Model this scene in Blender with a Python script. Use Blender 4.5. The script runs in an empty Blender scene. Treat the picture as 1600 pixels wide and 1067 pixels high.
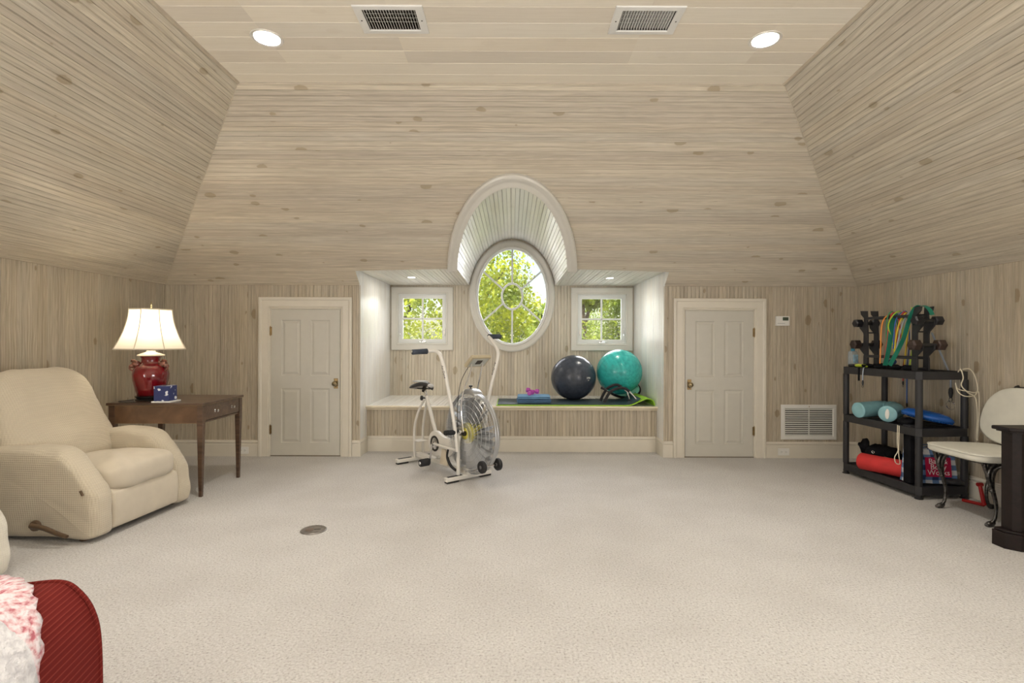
import bpy, bmesh, math, random
import numpy as np
from mathutils import Vector, Matrix, noise as mnoise
R = math.radians
PI = math.pi
rnd = random.Random(7)
C = bpy.context.scene.collection
scene = bpy.context.scene

# ------------------------------------------------------------------ camera
CAM_H = 1.25
FPX = 800.0
ROLL = 0.0033
cd = bpy.data.cameras.new('camera')
cam = bpy.data.objects.new('camera', cd)
C.objects.link(cam)
cam.location = (0, 0, CAM_H)
cam.rotation_euler = (PI / 2, -ROLL, 0)
cd.sensor_width = 36
cd.lens = 36 * FPX / 1600
cd.clip_start = 0.05
cd.clip_end = 300
scene.camera = cam

# ------------------------------------------------------------------ world, sun, exposure
w = bpy.data.worlds.new('world')
scene.world = w
w.use_nodes = True
nt = w.node_tree
nt.nodes.clear()
wo = nt.nodes.new('ShaderNodeOutputWorld')
bg = nt.nodes.new('ShaderNodeBackground')
sk = nt.nodes.new('ShaderNodeTexSky')
sk.sky_type = 'NISHITA'
sk.sun_disc = False
sk.sun_elevation = R(60)
sk.sun_rotation = R(200)
sk.air_density = 1.3
sk.dust_density = 2.5
bg.inputs['Strength'].default_value = 0.30
nt.links.new(sk.outputs[0], bg.inputs['Color'])
nt.links.new(bg.outputs[0], wo.inputs['Surface'])
sl = bpy.data.lights.new('sun', 'SUN')
sl.energy = 10.0
sl.angle = R(0.6)
sl.color = (1.0, 0.93, 0.80)
sun = bpy.data.objects.new('sun', sl)
C.objects.link(sun)
sun.rotation_euler = (R(30), 0, R(-18))     # shines towards +Y, downwards, over the roof onto the trees
scene.view_settings.view_transform = 'Standard'
scene.view_settings.look = 'None'
scene.view_settings.exposure = 0.12
scene.view_settings.gamma = 1.0
scene.view_settings.use_curve_mapping = False
CAN_W = 26.0
CAN_COL = (1.0, 0.94, 0.85)
SOFFIT_W = 4.5
LAMP_W = 8.0
# added fill lights along both side walls behind the camera; no windows there
for sx in (-1, 1):
    wl_ = bpy.data.lights.new('side_fill_light', 'AREA')
    wl_.shape = 'RECTANGLE'; wl_.size = 2.6; wl_.size_y = 1.35; wl_.energy = 135.0; wl_.color = (0.98, 0.98, 1.0)
    wlo = bpy.data.objects.new('side_fill_light', wl_); C.objects.link(wlo)
    wlo.location = (sx*3.56, -1.45, 1.10)
    wlo.rotation_euler = Vector((sx*-1.0, .10, .55)).to_track_quat('-Z', 'Y').to_euler()
# added wide sun lamp, boosts the window light on recess, barrel and floor
gl = bpy.data.lights.new('window_fill_sun', 'SUN')
gl.energy = 22.0; gl.angle = R(85); gl.color = (.98, .94, 1.0)
glo = bpy.data.objects.new('window_fill_sun', gl); C.objects.link(glo)
glo.rotation_euler = Vector((0, -1, -.30)).to_track_quat('-Z', 'Y').to_euler()

# ------------------------------------------------------------------ helpers
def P(px, py, Y):
    """point of the room at depth Y that the lens sees at photo pixel px, py (used only to measure where things stand)"""
    a = px - 800.0; b = py - 533.5
    x = a + ROLL * b; y = b - ROLL * a
    return Vector((x * Y / FPX, Y, CAM_H - y * Y / FPX))

def PZ(px, py, z):
    a = px - 800.0; b = py - 533.5
    x = a + ROLL * b; y = b - ROLL * a
    Y = (CAM_H - z) * FPX / y
    return Vector((x * Y / FPX, Y, z))

class MB:
    def __init__(s):
        s.v = []; s.f = []; s.uv = None
    def add(s, vs, fs, M=None):
        o = len(s.v)
        if M is not None:
            vs = [M @ Vector(p) for p in vs]
        s.v += [tuple(p) for p in vs]
        s.f += [tuple(i + o for i in f) for f in fs]
        return s
    def box(s, a, b, M=None):
        x0, y0, z0 = a; x1, y1, z1 = b
        vs = [(x0,y0,z0),(x1,y0,z0),(x1,y1,z0),(x0,y1,z0),(x0,y0,z1),(x1,y0,z1),(x1,y1,z1),(x0,y1,z1)]
        return s.add(vs, [(0,3,2,1),(4,5,6,7),(0,1,5,4),(1,2,6,5),(2,3,7,6),(3,0,4,7)], M)
    def frus(s, a, b, c, d, z0, z1):
        """a,b lower rect corners (xy), c,d upper"""
        vs = [(a[0],a[1],z0),(b[0],a[1],z0),(b[0],b[1],z0),(a[0],b[1],z0),(c[0],c[1],z1),(d[0],c[1],z1),(d[0],d[1],z1),(c[0],d[1],z1)]
        return s.add(vs, [(0,3,2,1),(4,5,6,7),(0,1,5,4),(1,2,6,5),(2,3,7,6),(3,0,4,7)])
    def cyl(s, p0, p1, r0, r1=None, n=16, cap=True):
        return s.tube([p0, p1], [r0, r0 if r1 is None else r1], n, cap)
    def tube(s, pts, r, n=8, cap=True, flat=None):
        pts = [Vector(p) for p in pts]
        if not hasattr(r, '__len__'): r = [r] * len(pts)
        o = len(s.v); N = len(pts)
        prev = None
        for i, p in enumerate(pts):
            t = (pts[min(i+1, N-1)] - pts[max(i-1, 0)]).normalized()
            if prev is None:
                a = Vector((0,0,1)) if abs(t.z) < .9 else Vector((1,0,0))
                u = t.cross(a).normalized()
            else:
                u = prev - t * prev.dot(t)
                if u.length < 1e-6: u = t.orthogonal()
                u.normalize()
            prev = u
            w_ = t.cross(u)
            for k in range(n):
                an = 2*PI*k/n
                s.v.append(tuple(p + (u*math.cos(an) + w_*math.sin(an)) * r[i]))
        for i in range(N-1):
            for k in range(n):
                k2 = (k+1) % n
                s.f.append((o+i*n+k, o+i*n+k2, o+(i+1)*n+k2, o+(i+1)*n+k))
        if cap:
            s.f.append(tuple(o+k for k in range(n))[::-1])
            s.f.append(tuple(o+(N-1)*n+k for k in range(n)))
        return s
    def lathe(s, prof, n=32, M=None, off=0.0):
        vs = []; fs = []
        for (r, z) in prof:
            for k in range(n):
                a = 2*PI*(k+off)/n
                vs.append((max(r, 1e-4)*math.cos(a), max(r, 1e-4)*math.sin(a), z))
        for i in range(len(prof)-1):
            for k in range(n):
                k2 = (k+1) % n
                fs.append((i*n+k, i*n+k2, (i+1)*n+k2, (i+1)*n+k))
        fs.append(tuple(range(n))[::-1])
        m = (len(prof)-1)*n
        fs.append(tuple(m+k for k in range(n)))
        return s.add(vs, fs, M)
    def ring(s, prof, n=32, M=None):
        """closed profile revolved (no caps)"""
        vs = []; fs = []; m = len(prof)
        for (r, z) in prof:
            for k in range(n):
                a = 2*PI*k/n
                vs.append((r*math.cos(a), r*math.sin(a), z))
        for i in range(m):
            j = (i+1) % m
            for k in range(n):
                k2 = (k+1) % n
                fs.append((i*n+k, i*n+k2, j*n+k2, j*n+k))
        return s.add(vs, fs, M)
    def prism(s, poly, h0, h1, M=None):
        """poly (x,z) extruded along y from h0 to h1"""
        n = len(poly)
        vs = [(x, h0, z) for x, z in poly] + [(x, h1, z) for x, z in poly]
        fs = [tuple(range(n)), tuple(range(2*n-1, n-1, -1))]
        for k in range(n):
            k2 = (k+1) % n
            fs.append((k2, k, n+k, n+k2))
        return s.add(vs, fs, M)
    def ell(s, c, r, e1=1.0, e2=1.0, nu=16, nv=24, M=None):
        """superellipsoid"""
        def sp(v, e): return math.copysign(abs(v)**e, v)
        vs = []; fs = []
        for i in range(nu+1):
            a = -PI/2 + PI*i/nu
            for k in range(nv):
                b = 2*PI*k/nv
                vs.append((c[0]+r[0]*sp(math.cos(a), e1)*sp(math.cos(b), e2),
                           c[1]+r[1]*sp(math.cos(a), e1)*sp(math.sin(b), e2),
                           c[2]+r[2]*sp(math.sin(a), e1)))
        for i in range(nu):
            for k in range(nv):
                k2 = (k+1) % nv
                fs.append((i*nv+k, i*nv+k2, (i+1)*nv+k2, (i+1)*nv+k))
        return s.add(vs, fs, M)
    def soft(s, poly, h0, h1, r, M=None, dome=0.0, steps=4):
        """closed outline (x,z) extruded along y with rounded rims"""
        n = len(poly)
        pts = [Vector((a, b)) for a, b in poly]
        area = sum(pts[i].x*pts[(i+1)%n].y - pts[(i+1)%n].x*pts[i].y for i in range(n))
        sg = 1 if area > 0 else -1
        nrm = []
        for i in range(n):
            t = pts[(i+1)%n] - pts[i-1]
            t.normalize()
            nrm.append(Vector((t.y, -t.x)) * sg)
        rings = []
        for k in range(steps+1):
            a = PI/2*k/steps
            rings.append((h0 + r*(1-math.sin(a)), r*(1-math.cos(a)))) if False else rings.append((h0 + r*(1-math.sin(a)), r*(1-math.cos(PI/2-a)) if False else r*(1-math.cos(PI/2-a))))
        rings = [(h0 + r*(1-math.cos(PI/2*k/steps)), r*(1-math.sin(PI/2*k/steps))) for k in range(steps+1)]
        rings += [(h1 - (y-h0), ins) for y, ins in reversed(rings)]
        vs = []; fs = []
        for y, ins in rings:
            for p, q in zip(pts, nrm):
                vs.append((p.x - q.x*ins, y, p.y - q.y*ins))
        m = len(rings)
        for i in range(m-1):
            for k in range(n):
                k2 = (k+1) % n
                fs.append((i*n+k, i*n+k2, (i+1)*n+k2, (i+1)*n+k))
        cx = sum(p.x for p in pts)/n; cz = sum(p.y for p in pts)/n
        for base, y, flip in ((0, h0, False), ((m-1)*n, h1, True)):
            prev = base
            ii = []
            for sc, dm in ((.7, .6), (.35, .9)):
                st = len(vs)
                for k in range(n):
                    q = vs[base+k]
                    vs.append((cx+(q[0]-cx)*sc, y + (dome*dm if flip else -dome*dm), cz+(q[2]-cz)*sc))
                for k in range(n):
                    k2 = (k+1) % n
                    f = (prev+k, prev+k2, st+k2, st+k)
                    fs.append(f if flip else f[::-1])
                prev = st
            st = len(vs); vs.append((cx, y + (dome if flip else -dome), cz))
            for k in range(n):
                k2 = (k+1) % n
                f = (prev+k, prev+k2, st)
                fs.append(f if flip else f[::-1])
        return s.add(vs, fs, M)
    def wob(s, amp, sc, seed=0):
        for i, p in enumerate(s.v):
            q = Vector(p)*sc + Vector((seed, seed*.7, -seed))
            d = mnoise.noise_vector(q)
            s.v[i] = (p[0]+d.x*amp, p[1]+d.y*amp, p[2]+d.z*amp)
        return s
    def build(s, name, mat, parent=None, smooth=35, bevel=0, bseg=2, subsurf=0, loc=None):
        me = bpy.data.meshes.new(name)
        me.from_pydata(s.v, [], s.f)
        me.validate()
        bm = bmesh.new(); bm.from_mesh(me)
        bmesh.ops.recalc_face_normals(bm, faces=bm.faces)
        bm.to_mesh(me); bm.free()
        if mat is not None: me.materials.append(mat)
        if smooth:
            me.polygons.foreach_set('use_smooth', [True]*len(me.polygons))
            me.set_sharp_from_angle(angle=R(smooth))
        o = bpy.data.objects.new(name, me)
        C.objects.link(o)
        if parent is not None: o.parent = parent
        if loc is not None: o.location = loc
        if bevel:
            m = o.modifiers.new('bevel', 'BEVEL'); m.width = bevel; m.segments = bseg; m.limit_method = 'ANGLE'; m.angle_limit = R(40)
            m.harden_normals = True
        if subsurf:
            m = o.modifiers.new('sub', 'SUBSURF'); m.levels = subsurf; m.render_levels = subsurf
        return o

def tag(o, label=None, cat=None, group=None, kind=None):
    if label: o['label'] = label
    if cat: o['category'] = cat
    if group: o['group'] = group
    if kind: o['kind'] = kind
    return o

def thing(name, label, cat, loc=(0,0,0), rotz=0, group=None):
    o = bpy.data.objects.new(name, None)
    C.objects.link(o)
    o.location = loc; o.rotation_euler = (0, 0, rotz)
    o.empty_display_size = .05
    return tag(o, label, cat, group)

def setting(name, loc=(0,0,0)):
    o = bpy.data.objects.new(name, None)
    C.objects.link(o); o.location = loc
    o['kind'] = 'structure'
    return o

def struct(name, mb, mat, **k):
    o = mb.build(name, mat, **k)
    o['kind'] = 'structure'
    return o

def dup(root, loc=None, rotz=None, label=None, group=None):
    r = root.copy(); C.objects.link(r)
    if loc is not None: r.location = loc
    if rotz is not None: r.rotation_euler = (0, 0, rotz)
    if label: r['label'] = label
    if group: r['group'] = group
    for ch in list(root.children):
        c = ch.copy(); C.objects.link(c); c.parent = r
        for g in list(ch.children):
            d = g.copy(); C.objects.link(d); d.parent = c
    return r

def spline(pts, n=8, closed=False):
    pts = [Vector(p) for p in pts]; out = []
    N = len(pts)
    rng = range(N) if closed else range(N-1)
    for i in rng:
        if closed:
            p0, p1, p2, p3 = pts[i-1], pts[i], pts[(i+1)%N], pts[(i+2)%N]
        else:
            p0, p1, p2, p3 = pts[max(i-1,0)], pts[i], pts[i+1], pts[min(i+2,N-1)]
        for k in range(n):
            t = k/n
            out.append(0.5*((2*p1)+(-p0+p2)*t+(2*p0-5*p1+4*p2-p3)*t*t+(-p0+3*p1-3*p2+p3)*t*t*t))
    if not closed: out.append(pts[-1])
    return out

def rot_to(axis, loc=(0,0,0)):
    """matrix that turns +z to axis"""
    q = Vector((0,0,1)).rotation_difference(Vector(axis).normalized())
    return Matrix.Translation(loc) @ q.to_matrix().to_4x4()

def text_mb(txt, size, M, extrude=0.0005, spacing=1.0, align='CENTER'):
    cu = bpy.data.curves.new('t', 'FONT')
    cu.body = txt; cu.size = size; cu.extrude = extrude; cu.align_x = align; cu.align_y = 'CENTER'; cu.space_line = spacing
    cu.resolution_u = 3
    o = bpy.data.objects.new('t', cu); C.objects.link(o)
    bpy.context.view_layer.update()
    dg = bpy.context.evaluated_depsgraph_get()
    me = bpy.data.meshes.new_from_object(o.evaluated_get(dg))
    mb = MB()
    mb.add([v.co.copy() for v in me.vertices], [tuple(p.vertices) for p in me.polygons], M)
    bpy.data.objects.remove(o); bpy.data.curves.remove(cu); bpy.data.meshes.remove(me)
    return mb

# ------------------------------------------------------------------ materials
def newmat(name):
    m = bpy.data.materials.new(name); m.use_nodes = True
    n = m.node_tree; n.nodes.clear()
    out = n.nodes.new('ShaderNodeOutputMaterial')
    b = n.nodes.new('ShaderNodeBsdfPrincipled')
    n.links.new(b.outputs[0], out.inputs['Surface'])
    return m, n, b, out

def N(n, typ, ins=None, **props):
    nd = n.nodes.new(typ)
    for k, v in props.items(): setattr(nd, k, v)
    if ins:
        for k, v in ins.items():
            s_ = nd.inputs[k]
            if isinstance(v, bpy.types.NodeSocket): n.links.new(v, s_)
            else: s_.default_value = v
    return nd

def ramp(n, fac, stops):
    r = n.nodes.new('ShaderNodeValToRGB')
    e = r.color_ramp.elements
    while len(e) > 1: e.remove(e[-1])
    e[0].position = stops[0][0]; e[0].color = (*stops[0][1], 1)
    for p, c in stops[1:]:
        x = e.new(p); x.color = (*c, 1)
    n.links.new(fac, r.inputs[0])
    return r.outputs[0]

def mix(n, fac, a, b, mode='MIX'):
    m = n.nodes.new('ShaderNodeMix'); m.data_type = 'RGBA'; m.blend_type = mode
    for k_, v in ((0, fac), (6, a), (7, b)):
        if isinstance(v, bpy.types.NodeSocket): n.links.new(v, m.inputs[k_])
        elif k_ == 0: m.inputs[0].default_value = v
        else: m.inputs[k_].default_value = (*v, 1)
    return m.outputs[2]

def math_(n, op, a, b=None, clamp=False):
    m = n.nodes.new('ShaderNodeMath'); m.operation = op; m.use_clamp = clamp
    for i, v in enumerate((a, b)):
        if v is None: continue
        if isinstance(v, bpy.types.NodeSocket): n.links.new(v, m.inputs[i])
        else: m.inputs[i].default_value = v
    return m.outputs[0]

def bump(n, b, h, strength=.3, dist=.002):
    bp = N(n, 'ShaderNodeBump', {'Height': h, 'Strength': strength, 'Distance': dist})
    n.links.new(bp.outputs[0], b.inputs['Normal'])

def plain(name, col, rough=.5, metal=0, var=.08, scale=12, bmp=0, bscale=80, coat=0, spec=.5, sheen=0, trans=0):
    m, n, b, _ = newmat(name)
    tc = N(n, 'ShaderNodeTexCoord')
    nz = N(n, 'ShaderNodeTexNoise', {'Vector': tc.outputs['Object'], 'Scale': scale, 'Detail': 4.0})
    lo = tuple(c*(1-var) for c in col); hi = tuple(min(1, c*(1+var)) for c in col)
    c_ = ramp(n, nz.outputs[0], [(.3, lo), (.7, hi)])
    n.links.new(c_, b.inputs['Base Color'])
    b.inputs['Roughness'].default_value = rough
    b.inputs['Metallic'].default_value = metal
    b.inputs['Coat Weight'].default_value = coat
    b.inputs['Specular IOR Level'].default_value = spec
    b.inputs['Sheen Weight'].default_value = sheen
    if bmp:
        nb = N(n, 'ShaderNodeTexNoise', {'Vector': tc.outputs['Object'], 'Scale': bscale, 'Detail': 3.0})
        bump(n, b, nb.outputs[0], bmp, .002)
    return m

def pine(name, light, dark, knotc, knots=.5, wash=.5, rough=.38, grain=1.0):
    m, n, b, _ = newmat(name)
    uv = N(n, 'ShaderNodeUVMap')
    oi = N(n, 'ShaderNodeObjectInfo')
    # stretched grain
    wp = N(n, 'ShaderNodeTexNoise', {'Vector': uv.outputs[0], 'Scale': 2.5, 'Detail': 2.0})
    wv = N(n, 'ShaderNodeVectorMath', {0: wp.outputs['Color'], 1: (0, .035, 0)}, operation='MULTIPLY')
    ad = N(n, 'ShaderNodeVectorMath', {0: uv.outputs[0], 1: wv.outputs[0]}, operation='ADD')
    s1 = N(n, 'ShaderNodeVectorMath', {0: ad.outputs[0], 1: (1.6, 70, 1)}, operation='MULTIPLY')
    g1 = N(n, 'ShaderNodeTexNoise', {'Vector': s1.outputs[0], 'Scale': 1.0, 'Detail': 5.0, 'Roughness': .6})
    s2 = N(n, 'ShaderNodeVectorMath', {0: ad.outputs[0], 1: (.7, 9, 1)}, operation='MULTIPLY')
    g2 = N(n, 'ShaderNodeTexNoise', {'Vector': s2.outputs[0], 'Scale': 1.0, 'Detail': 3.0})
    g2w = math_(n, 'SINE', math_(n, 'MULTIPLY', g2.outputs[0], 90.0))
    g2w = math_(n, 'MULTIPLY_ADD', g2w, .5); n.nodes[-1].inputs[2].default_value = .5
    base = ramp(n, g1.outputs[0], [(.35, dark), (.60, light)])
    base = mix(n, math_(n, 'MULTIPLY', g2w, .24*grain), base, tuple(c*.70 for c in dark))
    # board to board tone
    tone = ramp(n, oi.outputs['Random'], [(0, (.80, .79, .80)), (.35, (.96, .93, .89)), (.6, (.90, .92, .95)), (1, (1.06, 1.05, 1.02))])
    base = mix(n, .8, base, mix(n, 1.0, base, tone, 'MULTIPLY'))
    # broad white wash
    ws = N(n, 'ShaderNodeTexNoise', {'Vector': uv.outputs[0], 'Scale': 1.3, 'Detail': 3.0})
    base = mix(n, math_(n, 'MULTIPLY', ws.outputs[0], wash), base, tuple(min(1, c*1.12+.05) for c in light))
    # knots
    kd = N(n, 'ShaderNodeTexNoise', {'Vector': uv.outputs[0], 'Scale': 22.0, 'Detail': 1.0})
    kv = N(n, 'ShaderNodeVectorMath', {0: kd.outputs['Color'], 1: (.02, .02, 0)}, operation='MULTIPLY')
    ka = N(n, 'ShaderNodeVectorMath', {0: uv.outputs[0], 1: kv.outputs[0]}, operation='ADD')
    ks = N(n, 'ShaderNodeVectorMath', {0: ka.outputs[0], 1: (1.9, 3.4, 1)}, operation='MULTIPLY')
    vo = N(n, 'ShaderNodeTexVoronoi', {'Vector': ks.outputs[0], 'Scale': 1.0}, voronoi_dimensions='2D')
    sep = N(n, 'ShaderNodeSeparateColor', {0: vo.outputs['Color']})
    size = math_(n, 'MULTIPLY', math_(n, 'POWER', sep.outputs[0], 1.5), .12)
    km = math_(n, 'SUBTRACT', size, vo.outputs['Distance'])
    km = math_(n, 'MULTIPLY', km, 45.0, True)
    km = math_(n, 'MULTIPLY', km, knots)
    halo = math_(n, 'SUBTRACT', math_(n, 'MULTIPLY', size, 2.2), vo.outputs['Distance'])
    halo = math_(n, 'MULTIPLY', math_(n, 'MULTIPLY', halo, 6.0, True), .35*knots)
    base = mix(n, halo, base, tuple(c*.8 for c in dark))
    base = mix(n, km, base, knotc)
    n.links.new(base, b.inputs['Base Color'])
    b.inputs['Roughness'].default_value = rough
    bump(n, b, g1.outputs[0], .12, .001)
    return m

def pane(n_, nm):
    m, n, b, out = newmat(nm)
    n.nodes.remove(b)
    t = N(n, 'ShaderNodeBsdfTransparent', {0: (.97, .985, .975, 1)})
    g = N(n, 'ShaderNodeBsdfGlossy', {0: (1, 1, 1, 1), 'Roughness': .02})
    fr = N(n, 'ShaderNodeFresnel', {'IOR': 1.45})
    mx = N(n, 'ShaderNodeMixShader', {0: fr.outputs[0], 1: t.outputs[0], 2: g.outputs[0]})
    n.links.new(mx.outputs[0], out.inputs['Surface'])
    return m

def emis(name, col, st):
    m, n, b, out = newmat(name)
    b.inputs['Base Color'].default_value = (*col, 1)
    b.inputs['Emission Color'].default_value = (*col, 1)
    b.inputs['Emission Strength'].default_value = st
    return m

def carpet_mat():
    m, n, b, _ = newmat('carpet_pile')
    tc = N(n, 'ShaderNodeTexCoord')
    n1 = N(n, 'ShaderNodeTexNoise', {'Vector': tc.outputs['Object'], 'Scale': 95.0, 'Detail': 3.0, 'Roughness': .65})
    n2 = N(n, 'ShaderNodeTexNoise', {'Vector': tc.outputs['Object'], 'Scale': 2.2, 'Detail': 4.0})
    n3 = N(n, 'ShaderNodeTexVoronoi', {'Vector': tc.outputs['Object'], 'Scale': 120.0})
    c_ = ramp(n, n1.outputs[0], [(.30, (.30, .28, .262)), (.42, (.52, .50, .478)), (.65, (.64, .624, .603))])
    c_ = mix(n, .5, c_, mix(n, 1.0, c_, ramp(n, n2.outputs[0], [(.35, (.88, .87, .86)), (.6, (1.03, 1.03, 1.03))]), 'MULTIPLY'))
    n.links.new(c_, b.inputs['Base Color'])
    b.inputs['Roughness'].default_value = .95
    b.inputs['Specular IOR Level'].default_value = .1
    b.inputs['Sheen Weight'].default_value = .15
    h = math_(n, 'ADD', n1.outputs[0], math_(n, 'MULTIPLY', n3.outputs['Distance'], .6))
    h = math_(n, 'ADD', h, math_(n, 'MULTIPLY', n2.outputs[0], 3.0))
    bump(n, b, h, .7, .008)
    return m

def waffle(name, col, pitch=.011, strength=.5):
    m, n, b, _ = newmat(name)
    tc = N(n, 'ShaderNodeTexCoord')
    sp = N(n, 'ShaderNodeSeparateXYZ', {0: tc.outputs['Object']})
    k = 2*PI/pitch
    sx = math_(n, 'SINE', math_(n, 'MULTIPLY', math_(n, 'ADD', sp.outputs[0], math_(n, 'MULTIPLY', sp.outputs[1], .0)), k))
    sy = math_(n, 'SINE', math_(n, 'MULTIPLY', sp.outputs[1], k))
    sz = math_(n, 'SINE', math_(n, 'MULTIPLY', sp.outputs[2], k))
    h = math_(n, 'MAXIMUM', math_(n, 'MAXIMUM', sx, sz), sy)
    h2 = math_(n, 'ADD', math_(n, 'ADD', sx, sz), sy)
    nz = N(n, 'ShaderNodeTexNoise', {'Vector': tc.outputs['Object'], 'Scale': 5.0, 'Detail': 3.0})
    c_ = ramp(n, nz.outputs[0], [(.3, tuple(c*.93 for c in col)), (.7, col)])
    c_ = mix(n, math_(n, 'MULTIPLY', math_(n, 'SUBTRACT', 1.2, h2, True), .12), c_, tuple(c*.6 for c in col))
    n.links.new(c_, b.inputs['Base Color'])
    b.inputs['Roughness'].default_value = .9
    b.inputs['Sheen Weight'].default_value = .2
    b.inputs['Specular IOR Level'].default_value = .2
    hh = math_(n, 'ADD', math_(n, 'MULTIPLY', h2, .25), math_(n, 'MULTIPLY', nz.outputs[0], 1.0))
    bump(n, b, hh, strength, .003)
    return m

M = {}
M['pine'] = pine('whitewashed_pine', (.70, .635, .52), (.48, .425, .33), (.31, .225, .115), knots=.55, wash=.35)
M['pine_wall'] = pine('whitewashed_pine_upright', (.57, .505, .395), (.37, .318, .235), (.24, .17, .09), knots=.62, wash=.28, rough=.45, grain=1.2)
M['pine_pale'] = pine('pale_washed_pine', (.80, .775, .71), (.68, .645, .57), (.50, .42, .31), knots=.30, wash=.55, rough=.36, grain=.6)
M['pine_white'] = pine('white_daylit_pine', (.88, .865, .83), (.80, .78, .735), (.66, .61, .53), knots=.12, wash=.7, rough=.25, grain=.3)  # white barrel paint; on the recess sides its paleness stands for window light
M['ceiling'] = pine('cream_ceiling_board', (.84, .775, .655), (.79, .72, .595), (.62, .53, .40), knots=.12, wash=.5, rough=.5, grain=.35)
M['backing'] = plain('dark_gap_timber', (.22, .18, .13), .8)
M['cream_paint'] = plain('cream_gloss_paint', (.70, .655, .56), .35, var=.02, coat=.1)
M['casing_paint'] = plain('pale_window_casing_paint', (.70, .68, .62), .35, var=.02)
M['door_paint'] = plain('grey_cream_door_paint', (.57, .55, .485), .38, var=.02)
M['white_paint'] = plain('white_window_paint', (.78, .79, .77), .32, var=.02)
M['brass'] = plain('aged_brass', (.30, .21, .10), .35, 1, var=.25, scale=40)
M['chrome'] = plain('chrome', (.75, .75, .76), .15, 1, var=.05)
M['dark_metal'] = plain('dark_metal', (.06, .055, .05), .4, .8)
M['iron'] = plain('worn_cast_metal', (.10, .095, .09), .32, .9, var=.6, scale=60)
M['white_metal'] = plain('white_enamel', (.74, .715, .66), .3, var=.03, coat=.3)
M['plastic_white'] = plain('white_plastic', (.80, .79, .75), .4, var=.02)
M['black_plastic'] = plain('black_plastic', (.022, .022, .025), .55, var=.2, bmp=.15, bscale=220)
M['black_rubber'] = plain('black_rubber', (.015, .015, .016), .6, var=.2)
M['black_cloth'] = plain('black_cloth', (.010, .010, .012), .95, var=.3, bmp=.5, bscale=120, spec=.1)
M['foam_black'] = plain('black_foam', (.02, .021, .024), .85, var=.3, bmp=.6, bscale=120)
M['foam_grip'] = plain('worn_navy_foam', (.05, .062, .085), .9, var=.4, bmp=.8, bscale=120)
M['glass'] = pane(None, 'window_glass')
M['carpet'] = carpet_mat()
M['slip'] = waffle('cream_waffle_slipcover', (.60, .53, .41), .013, .6)
M['slip_plain'] = plain('cream_stretch_cloth', (.585, .52, .415), .9, var=.04, bmp=.3, bscale=7, sheen=.2, spec=.2)
M['slip_pale'] = waffle('pale_cream_slipcover', (.72, .68, .58))
def ball_mat(name, col, rough):
    m, n, b, _ = newmat(name)
    tc = N(n, 'ShaderNodeTexCoord')
    sp = N(n, 'ShaderNodeVectorMath', {0: tc.outputs['Object'], 1: (30, 30, 4)}, operation='MULTIPLY')
    nz = N(n, 'ShaderNodeTexNoise', {'Vector': sp.outputs[0], 'Scale': 1.0, 'Detail': 4.0})
    c_ = ramp(n, nz.outputs[0], [(.3, tuple(c*.8 for c in col)), (.75, tuple(min(1, c*1.25+.01) for c in col))])
    n.links.new(c_, b.inputs['Base Color']); b.inputs['Roughness'].default_value = rough
    return m

def wood_mat(name, a, bcol, rough=.3, scale=(2, 22, 22), coat=.25):
    m, n, b, _ = newmat(name)
    tc = N(n, 'ShaderNodeTexCoord')
    sp = N(n, 'ShaderNodeVectorMath', {0: tc.outputs['Object'], 1: scale}, operation='MULTIPLY')
    nz = N(n, 'ShaderNodeTexNoise', {'Vector': sp.outputs[0], 'Scale': 1.0, 'Detail': 6.0, 'Distortion': 1.2})
    c_ = ramp(n, nz.outputs[0], [(.3, a), (.7, bcol)])
    n.links.new(c_, b.inputs['Base Color']); b.inputs['Roughness'].default_value = rough
    b.inputs['Coat Weight'].default_value = coat
    b.inputs['Specular IOR Level'].default_value = .5 if coat else .25
    return m
M['walnut'] = wood_mat('dark_walnut', (.055, .030, .018), (.13, .075, .045), .32)
M['walnut_fig'] = wood_mat('figured_walnut', (.075, .040, .022), (.19, .105, .055), .3, (6, 6, 5))
M['espresso'] = wood_mat('espresso_wood', (.008, .005, .004), (.016, .009, .008), .42, coat=0)
M['handle_wood'] = wood_mat('brown_lever', (.09, .055, .03), (.16, .10, .06), .4)

# ------------------------------------------------------------------ the room: board cladding
X0L, X0R = -3.76, 3.735       # side walls
YB = 5.55                     # rear wall plane with the doors
ZW = 1.853                    # height of the upright walls
ZC = 3.20                     # ceiling
K = 0.80                      # slope rise over run
RUN = (ZC - ZW) / K
YC = YB - RUN                 # ceiling starts here
XLC, XRC = X0L + RUN, X0R - RUN
YREAR = -3.0
RX = 1.65                     # half width of the recess
YW = 6.93                     # window wall
ZS = 2.008                    # soffit of the recess
YSF = YB - (ZS - ZW) / K      # soffit front edge
EC, ERX, ERY = 1.862, .588, .778   # the barrel over the oval window
BW = .084
PROF = [(0, -.0042), (.0022, 0), (.0375, 0), (.0390, -.0032), (.0420, .0004), (.0450, -.0032), (.0465, 0), (.0818, 0), (.084, -.0042)]
PROF_DEEP = [(a, h*1.7 if h < 0 else h) for a, h in PROF]
PROF_FLAT = [(0, -.004), (.003, 0)] + [(.003+.146*i/12, 0) for i in range(1, 12)] + [(.149, 0), (.152, -.004)]

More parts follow.
